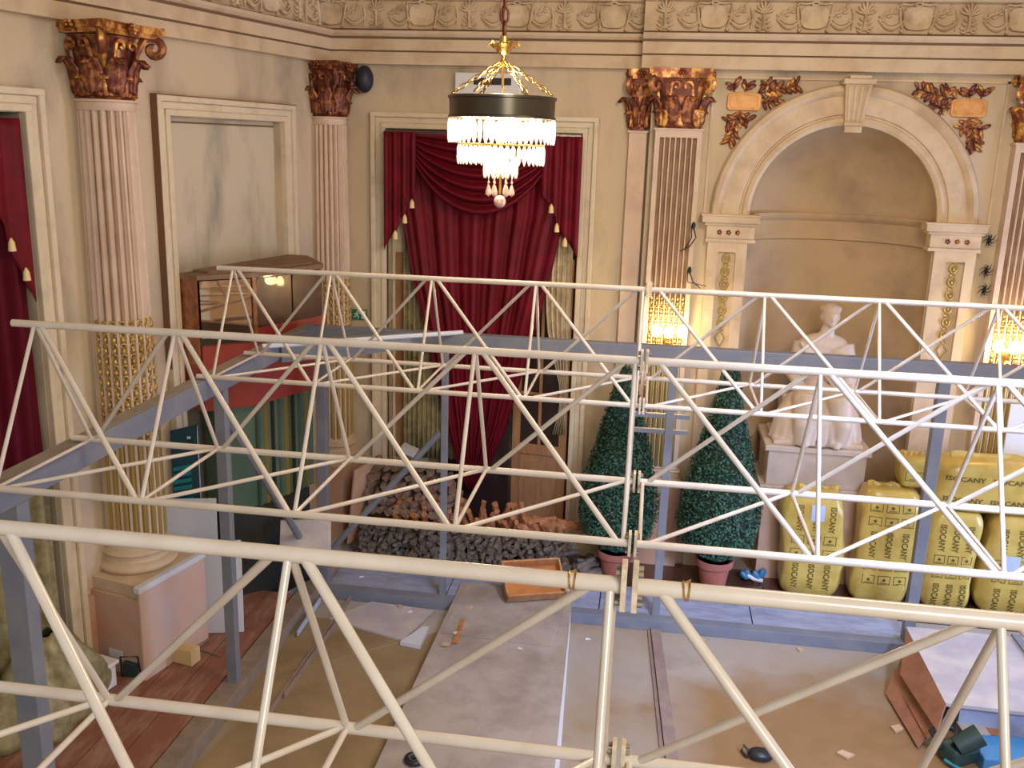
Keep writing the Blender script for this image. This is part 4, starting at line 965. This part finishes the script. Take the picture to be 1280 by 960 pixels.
for i in range(10): put_log('split', -1.25+rnd.uniform(0, .6), 9.62+rnd.uniform(0, .3), .40+rnd.uniform(0, .06), rnd.uniform(.6, 2.2), rnd.uniform(-.2, .2))
obj_ = obj('heap_crate', MB().box(-3.0, -.8, 9.6, 9.95, .02, .34).box(-3.0, -1.9, 9.74, 9.98, .34, .50), 'darkwood', origin=(-1.9, 9.8, .02)); tag(obj_, 'dark wooden crate buried under the firewood heap', 'crate')
c = at(512, 563, 1, 9.9); m = MB(Matrix.Translation(c) @ Matrix.Rotation(.35, 4, 'Y')); m.box(-.09, .09, -.06, .06, -.04, .04); m.box(-.095, -.05, -.065, .065, -.042, .042)
tag(obj('paper_packet', m, 'white', origin=c), 'crumpled white packet lying on top of the firewood mound', 'packet')
# salmon board beside the heap
m = MB(); A = at(415, 655, 1, 9.75); m.add([(-3.15, 9.5, .12), (-3.0, 9.95, .12), (-2.92, 9.98, 1.0), (-3.1, 9.62, .95), (-3.17, 9.51, .12), (-3.02, 9.96, .12), (-2.94, 9.99, 1.0), (-3.12, 9.63, .95)], [(0, 1, 2, 3), (4, 5, 6, 7), (0, 1, 5, 4), (2, 3, 7, 6), (0, 3, 7, 4), (1, 2, 6, 5)])
tag(obj('leaning_board', m, 'salmon', origin=(-3.05, 9.75, .12)), 'orange brown board leaning at the left end of the firewood', 'board')
# ------------------------------------------------------------------ wooden kiosk with mirrors
K = dict(A=(-4.10, 7.78), B=(-3.89, 7.72), M=(-3.53, 8.05), D=(-3.17, 8.92), E=(-3.55, 9.51), F=(-3.66, 9.54), G=(-3.70, 9.54), A0=(-4.11, 7.80))
t = thing('wooden_kiosk', 'reddish wooden corner kiosk with mirror panels against the left wall', 'kiosk', (-3.75, 8.3, 0))
poly = [K[k] for k in ('A0', 'A', 'B', 'M', 'D', 'E', 'F', 'G')]
def inset(P, d):
    c = Vector((sum(p[0] for p in P)/len(P), sum(p[1] for p in P)/len(P)))
    return [tuple(c+(Vector(p)-c)*(1-d)) for p in P]
obj('top', MB().prism(poly, 3.28, 3.32), 'topboard', t)
obj('ledge', MB().prism(inset(poly, .18), 3.32, 3.34), 'topboard', t)
obj('fascia', MB().prism(inset(poly, .03), 2.09, 2.81), 'redwood', t)
obj('upper_body', MB().prism(inset(poly, .06), 2.81, 3.28), 'darkwood', t)
def facepanel(name, p, q, z0, z1, mt, f0=0, f1=1, out=.012):
    p, q = Vector((*p, 0)), Vector((*q, 0)); d = q-p; n = Vector((d.y, -d.x, 0)).normalized()*out; a, b = p+d*f0, p+d*f1; th = n.normalized()*.02
    m = MB(); m.add([a+n-th+Vector((0, 0, z0)), b+n-th+Vector((0, 0, z0)), b+n-th+Vector((0, 0, z1)), a+n-th+Vector((0, 0, z1)), a+n+Vector((0, 0, z0)), b+n+Vector((0, 0, z0)), b+n+Vector((0, 0, z1)), a+n+Vector((0, 0, z1))],
                      [(0, 1, 2, 3), (4, 5, 6, 7), (0, 1, 5, 4), (2, 3, 7, 6), (0, 3, 7, 4), (1, 2, 6, 5)])
    return obj(name, m, mt, t)
facepanel('veneer_panel', K['A0'], K['B'], 2.52, 3.28, 'burl', out=.0)
facepanel('mirror_panel', K['B'], K['M'], 2.75, 3.27, 'mirror', .04, .97, .0)
facepanel('mirror_frame', K['B'], K['M'], 2.70, 2.76, 'bronze', 0, 1, .006)
facepanel('corner_post', K['M'], K['D'], 2.77, 3.28, 'burl', 0, .05, .004)
facepanel('dark_panel', K['M'], K['D'], 2.83, 3.26, 'darkwood', .06, .52, .0)
facepanel('dark_panel', K['M'], K['D'], 2.83, 3.26, 'darkwood', .54, .97, .0)
low = inset(poly, .22); obj('lower_body', MB().prism(low, 1.06, 2.09), 'green', t)
for i in range(8):
    a, b = low[3], low[4]; f = i/8; x, y = a[0]+(b[0]-a[0])*f, a[1]+(b[1]-a[1])*f
    obj('green_batten', MB().box(x-.012, x+.012, y-.03, y+.01, 1.06, 2.09), ('green', 'olive_gold', 'dark')[i % 3], t)
obj('shade_block', MB().prism(inset(poly, .30), 0, 1.06), 'dark', t)  # black block stands in for the shade of the open lower part
# leaning things beside the kiosk
def lean(name, label, cat, x0, x1, y0, y1, z0, z1, tilt, mt, th=.02):
    "upright sheet between two floor points, top pushed back by tilt"
    p, q = Vector((x0, y0, z0)), Vector((x1, y1, z0)); d = q-p; n = Vector((-d.y, d.x, 0)).normalized(); T_ = n*tilt; th_ = n*th; u = Vector((0, 0, z1-z0))
    m = MB(); m.add([p, q, q+u+T_, p+u+T_, p+th_, q+th_, q+u+T_+th_, p+u+T_+th_], [(0, 1, 2, 3), (4, 5, 6, 7), (0, 1, 5, 4), (2, 3, 7, 6), (0, 3, 7, 4), (1, 2, 6, 5)])
    return tag(obj(name, m, mt, origin=tuple(p), bev=.003), label, cat)
q_ = at(276, 776, 2, .145); lean('leaning_sheet', 'tall white panel leaning in front of the kiosk', 'panel', q_.x-.46, q_.x, q_.y-.12, q_.y, .145, 1.33, .05, 'white_edge')
q_ = at(305, 790, 2, .145); lean('leaning_sheet', 'shorter white panel leaning against the taller white one', 'panel', q_.x-.38, q_.x, q_.y-.11, q_.y, .145, 1.02, .04, 'white_edge')
lean('pale_board', 'small pale beige board lying tilted behind the second grey post', 'board', -3.32, -2.86, 7.95, 8.1, .62, .88, .3, 'lilac', .03)
t = thing('slatted_board', 'dark teal board with turquoise slats between the big column and kiosk', 'board', (-4.1, 7.45, 1.0))
A = Vector((-4.13, 7.56, 0)); B_ = Vector((-3.90, 7.62, 0)); d = B_-A; n = Vector((d.y, -d.x, 0)).normalized()
def slab(nm, f0, f1, z0, z1, o0, o1, mt, tilt=0):
    m = MB(); V_ = []
    for oo in (o0, o1):
        for f, z in ((f0, z0), (f1, z0+tilt), (f1, z1+tilt), (f0, z1)): V_.append(A+d*f+n*oo+Vector((0, 0, z)))
    m.add(V_, [(0, 1, 2, 3), (4, 5, 6, 7), (0, 1, 5, 4), (2, 3, 7, 6), (0, 3, 7, 4), (1, 2, 6, 5)]); obj(nm, m, mt, t)
slab('back', 0, 1, .82, 1.95, 0, .02, 'tealdark', .06)
slab('edge', .97, 1.0, .82, 1.95, .02, .03, 'sticker', .06)
for k in range(10): slab('slat', .02, .68, 1.02+k*.062, 1.02+k*.062+.035, .02, .045, 'teal', .03)
slab('slat', .62, .8, 1.80, 1.87, .02, .03, 'dark', .0)
slab('pale_mark', .6, .72, 1.88, 1.90, .02, .03, 'white', .0)
# ------------------------------------------------------------------ floor coverings and loose boards
t = thing('worn_floorboards', 'worn reddish floorboards along the left wall', 'floorboards', (-3.9, 6.5, 0))
for i in range(6):
    x = -4.9+i*.27
    if i: obj('plank', MB().box(max(x, -4.62), x+.262, 4.2+.3*(i % 2), 7.66 if i < 3 else 8.2, 0, .14), 'red_floor', t, bev=.002)
t = thing('floor_sheet', 'brown hardboard sheet on the floor left of the white boards, near one', 'sheet', (-2.5, 6.3, 0))
obj('sheet', MB().prism([(-3.1, 5.0), (-1.6, 5.0), (-1.75, 8.0), (-2.95, 6.95)], 0, .008), 'brown_sheet', t)
t = thing('floor_sheet', 'brown hardboard sheet beyond the diagonal seam beside the floor rail', 'sheet', (-2.7, 7.6, 0))
obj('sheet', MB().prism([(-3.1, 6.82), (-2.93, 7.0), (-1.95, 7.86), (-2.5, 8.05), (-3.1, 8.0)], 0, .010), 'brown_sheet', t)
m = MB(); m.prism([(-2.85, 7.98), (-2.05, 7.72), (-1.9, 8.35), (-2.55, 8.4)], .012, .03); tag(obj('plaster_sheet', m, 'lilac', origin=(-2.4, 8.1, .012)), 'broken grey plaster sheet lying before the stage deck', 'sheet')
m = MB(); m.prism([(-2.06, 7.66), (-1.86, 7.62), (-1.86, 7.98), (-1.92, 7.98)], .012, .05); tag(obj('plaster_sheet', m, 'white_edge', origin=(-2.0, 7.8, .012)), 'small lilac plaster offcut against the white board edge', 'sheet')
t = thing('white_board_stack', 'long dusty white board lying on a pale panel towards the camera', 'board', (-1.2, 7.4, 0))
q = [at(x, y, 2, .15) for x, y in ((577, 726), (716, 738), (693, 962), (466, 962))]
def ext(a, b, f): return (a.x+(b.x-a.x)*f, a.y+(b.y-a.y)*f)
nl, nr = ext(q[0], q[3], 1.3), ext(q[1], q[2], 1.3)
obj('lower_panel', MB().prism([(nl[0]+.05, nl[1]), (nr[0]+.045, nr[1]), (q[1].x+.02, 8.40), (q[0].x+.04, 8.40)], 0, .118), 'white_edge', t, bev=.002)
obj('board', MB().prism([nl, nr, (q[1].x, q[1].y), (q[0].x, q[0].y)], .119, .135), 'white_board', t)
obj('board', MB().prism([(q[0].x+.03, 7.72), (q[1].x-.10, 7.68), (q[1].x-.03, q[1].y-.05), (q[0].x+.06, q[0].y-.04)], .136, .150), 'white_board', t)
obj('strip', MB().prism([(-1.55, 7.55), (-1.50, 7.55), (-1.52, 8.0), (-1.56, 8.0)], .150, .158), 'wood', t)
t = thing('floor_batten', 'grey brown timber batten lying on the screed towards the deck', 'batten', (.3, 7.4, 0))
obj('plank', MB().prism([(.36, 6.2), (.46, 6.2), (.31, 8.40), (.22, 8.40)], 0, .04), 'batten', t, bev=.002)
obj('lath', MB().prism([(.325, 6.2), (.355, 6.2), (.21, 8.40), (.19, 8.40)], 0, .02), 'batten', t)
# open orange tray on the white board
t = thing('wooden_tray', 'open orange wooden tray lying askew on the white board', 'tray', (-1.0, 8.5, .1))
TM = Matrix.Translation((-.97, 8.66, .27)) @ Matrix.Rotation(.35, 4, 'Z') @ Matrix.Rotation(.55, 4, 'X')
obj('bottom', MB(TM).box(-.28, .28, -.18, .18, 0, .012), 'orange_tray', t)
for b in ((-.30, .30, -.20, -.18, 0, .10), (-.30, .30, .18, .20, 0, .12), (-.30, -.28, -.2, .2, 0, .10), (.28, .30, -.2, .2, 0, .12)): obj('side', MB(TM).box(*b), 'wood', t)
tag(obj('white_sheet', MB(Matrix.Translation((-.85, 8.95, .12)) @ Matrix.Rotation(.1, 4, 'Z')).box(-.35, .40, -.16, .16, 0, .015), 'white_edge', origin=(-.85, 8.95, .12)), 'white panel edge sticking out behind the orange tray', 'panel')
# right foreground pile
t = thing('lilac_table', 'large lilac white board raised on a grey base at the right', 'table', (3.4, 7.8, 0))
obj('top', MB().prism([(2.53, 7.14), (4.6, 7.10), (4.6, 8.40), (2.53, 8.40)], .28, .31), 'lilac', t)
obj('base', MB().prism([(2.66, 7.18), (4.5, 7.14), (4.5, 8.3), (2.66, 8.36)], 0, .28), 'deck', t)
obj('grey_lath', MB().box(3.45, 3.52, 7.6, 8.42, .31, .33), 'grey', t)
t = thing('hardboard_stack', 'fanned brown boards leaning on the edge of the lilac board', 'boards', (2.45, 7.5, 0))
def quad3(nm, P, mt, up=.014):
    m = MB(); Q = [Vector(p) for p in P]; n = (Q[1]-Q[0]).cross(Q[3]-Q[0]).normalized()*up
    m.add(Q+[q+n for q in Q], [(0, 1, 2, 3), (4, 5, 6, 7), (0, 1, 5, 4), (1, 2, 6, 5), (2, 3, 7, 6), (3, 0, 4, 7)]); return obj(nm, m, mt, t)
def P3(px, py, z): return tuple(at(px, py, 2, z))
M_['brownboard'] = mat('brown_fibreboard', (.34, .15, .08), .6, c2=(.26, .11, .06), sc=8)
quad3('board', [P3(1108, 868, .02), P3(1148, 935, .02), P3(1176, 900, .13), P3(1120, 838, .13)], 'brownboard')
quad3('board', [P3(1118, 850, .08), P3(1160, 925, .08), P3(1180, 885, .20), P3(1128, 822, .20)], 'brownboard')
quad3('board', [P3(1124, 838, .14), P3(1170, 905, .14), P3(1184, 880, .30), P3(1140, 815, .30)], 'brownboard')
quad3('board', [P3(1126, 845, .20), P3(1172, 915, .20), P3(1183, 881, .34), P3(1133, 788, .34)], 'brownboard')
t = thing('power_tool', 'dark green power tool lying beside the lilac board at lower right', 'tool', P3(1185, 940, 0))
c = Vector(P3(1195, 930, .10))
obj('motor', MB().tube([c+Vector((-.02, .05, .03)), c+Vector((.14, .16, .05))], [.075, .085], 16), 'machine', t, smooth=40)
obj('body', MB(Matrix.Translation(c) @ Matrix.Rotation(.5, 4, 'Z')).box(-.16, .10, -.16, .04, -.08, .05), 'machine', t, bev=.03)
obj('handle', MB().tube([c+Vector((-.14, -.12, .02)), c+Vector((-.20, .0, .09)), c+Vector((-.1, .12, .10)), c+Vector((0, .12, .05))], .018, 8), 'black', t, smooth=True)
obj('guard', MB().lathe([(.0, -.01), (.10, -.01), (.10, .01), (0, .01)], 20), 'black', t)
bpy.data.objects[t.children[-1].name].matrix_local = Matrix.Translation((-.02, -.05, .10)) @ Matrix.Rotation(1.2, 4, 'X')
obj('hose', MB().tube([c+Vector((-.12, -.15, -.05)), c+Vector((0, -.25, -.07)), c+Vector((.1, -.3, -.08))], .015, 8), 'teal', t, smooth=True)
t = thing('blue_toolbox', 'blue plastic case with orange lid panel at the lower right corner', 'case', P3(1250, 945, 0))
c = Vector(P3(1250, 948, .0)); obj('case', MB(Matrix.Translation(c) @ Matrix.Rotation(.1, 4, 'Z')).box(-.22, .3, -.2, .12, 0, .12), 'blue', t, bev=.01)
obj('lid_panel', MB(Matrix.Translation(c) @ Matrix.Rotation(.1, 4, 'Z')).box(-.20, .12, .14, .30, 0, .11), 'brownboard', t, bev=.004)
obj('cover', MB(Matrix.Translation(c) @ Matrix.Rotation(.1, 4, 'Z')).box(-.24, -.04, .12, .28, .11, .125), 'white_board', t)
p = Vector(P3(945, 948, 0)); t = thing('black_tool', 'black clamp tool with loop handle on the brown floor', 'tool', p)
obj('body', MB(Matrix.Translation(p)).ell((.03, 0, .04), (.10, .07, .045), 16), 'black', t, smooth='all')
obj('handle', MB(Matrix.Translation(p)).tube([(-.05, .0, .05), (-.10, .02, .09), (-.11, .03, .03), (-.07, -.02, .01)], .010, 8), 'black', t, smooth=True)
p = Vector(P3(518, 952, .137)); t = thing('tape_roll', 'black ring-shaped roll lying on the dusty white board', 'roll', p)
obj('ring', MB(Matrix.Translation(p)).torus((0, 0, .022), (.055, .055), .022, 24, 10), 'black', t, smooth='all')
obj('core', MB(Matrix.Translation(p)).lathe([(.04, .005), (.04, .04), (.034, .04), (.034, .005)], 20), 'bolt', t)
p = Vector(P3(940, 725, .02)); t = thing('blue_bundle', 'crumpled blue and white plastic beside the right flower pot', 'plastic', p)
m = MB(); rr = random.Random(3)
for k in range(6): m.ell(p+Vector((rr.uniform(-.10, .10), rr.uniform(-.05, .05), .05+.02*k % .05)), (rr.uniform(.04, .07), .05, rr.uniform(.03, .05)), 7, Matrix.Rotation(rr.uniform(0, 3), 4, 'Y'))
obj('folds', m, 'blue', t, smooth=True); m = MB(); m.tube([p+Vector((-.06, -.06, .08)), p+Vector((.0, -.07, .05)), p+Vector((.1, -.06, .03))], .022, 7); obj('strap', m, 'white', t, smooth=True)
# left foreground small things
p = Vector(P3(168, 843, .142)); t = thing('black_stand', 'small black metal stand with a hoop beside the pedestal', 'stand', p)
obj('box', MB(Matrix.Translation(p)).box(-.07, .06, -.05, .05, 0, .13), 'machine', t, bev=.01)
obj('hoop', MB(Matrix.Translation(p)).tube([(-.08, -.05, 0), (-.08, -.05, .18), (.07, -.05, .20), (.09, -.05, 0)], .008, 8), 'black', t, smooth=True)
p = Vector(P3(232, 826, .142)); tag(obj('foam_block', MB(Matrix.Translation(p) @ Matrix.Rotation(-.2, 4, 'Z')).box(-.11, .11, -.06, .06, 0, .14), 'yellowblock', origin=p, bev=.006), 'pale yellow block standing on the red floorboards by the pedestal', 'block')
p = ML @ Vector((3.95, .30, .142)); t = thing('white_bin', 'low white box behind the first grey post under the window', 'box', p)
obj('body', MB(ML).box(3.85, 4.15, .12, .38, .142, .34), 'white', t, bev=.01); obj('lid', MB(ML).box(3.83, 4.17, .10, .40, .34, .37), 'white', t, bev=.005)
tag(obj('floor_cable', MB().tube([tuple(at(x, y, 2, .155)) for x, y in ((110, 800), (118, 818), (140, 826), (165, 830), (185, 838))], .008, 6), 'black', smooth=True), 'black cable along the wall to the black stand', 'cable')
tag(obj('floor_cable', MB().tube([tuple(at(x, y, 2, .152)) for x, y in ((186, 846), (215, 822), (240, 812), (262, 800), (250, 812), (275, 820))], .006, 6), 'bolt', smooth=True), 'thin grey cable looping over the red floorboards', 'cable')
# pale slats by the rail
for i, (a, b, lab) in enumerate((((336, 752), (372, 738), 'pale blue offcut strip lying left of the stage deck'), ((372, 792), (400, 750), 'glassy blue strip leaning over the floor rail'))):
    A, B = at(*a, 2, .05), at(*b, 2, .05); m = MB(); m.tube([A, B], .035, 4, flat=.3); tag(obj('offcut_strip', m, 'sticker', origin=A), lab, 'strip')
lp = [((330, 900), (450, 730)), ((355, 870), (430, 765))]
for (a, b), lab in zip(lp, ('brown lath lying parallel to the floor rail, the longer one', 'brown lath lying parallel to the floor rail, the shorter one')):
    A, B = at(*a, 2, .03), at(*b, 2, .03); m = MB(); m.tube([A, B], .03, 4, flat=.4); tag(obj('floor_lath', m, 'batten', origin=A), lab, 'lath')
# debris
CH = [raw('chip', MB().prism([(-.04, -.02), (.03, -.03), (.05, .01), (-.01, .03)], 0, .012), 'chip'), raw('chip', MB().prism([(-.02, -.02), (.03, -.01), (.02, .02)], 0, .015), 'white')]
rr = random.Random(9)
DL = ['wood chip near the bottom edge of the brown floor stain', 'curled wood chip just left of the brown fan of boards, upper one', 'wood chip just left of the brown fan of boards, lower one', 'chip in front of the floor beam right of the batten',
 'chip on the white board beside the orange tray', 'white scrap lying on the deck behind the left floor beam', 'chip at the far edge of the broken grey plaster sheet', 'white scrap on the broken grey plaster sheet', 'chip at the far left corner of the white board', 'white scrap on the left part of the white board',
 'chip on the left edge of the white board, nearer the camera', 'white scrap in the middle of the white board', 'wood chip on the floor at the far left picture edge', 'white scrap on the floor right of the white board', 'chip touching the floor beam right of the batten top', 'white scrap just right of the batten']
for k, (x, y) in enumerate(((1058, 945), (1128, 872), (1120, 912), (1000, 812), (597, 716), (452, 722), (500, 758), (512, 765), (586, 760), (570, 792), (556, 806), (650, 812), (20, 885), (735, 800), (878, 800), (880, 818))):
    src = CH[k % 2 if k > 3 else 0]; z = .152 if 555 < x < 700 and y > 740 else (.118 if y < 755 else .035 if x > 440 and x < 540 else .004)
    if (x, y) == (597, 716): z = .152
    p = at(x, y, 2, z); o = bpy.data.objects.new('debris_chip', src.data); COL.objects.link(o); o.location = p; o.rotation_euler = (0, 0, rr.uniform(0, 6)); s = 1.4 if k < 3 else .9; o.scale = (s, s, s)
    tag(o, 'small '+DL[k], 'debris', 'debris chips on the floor')
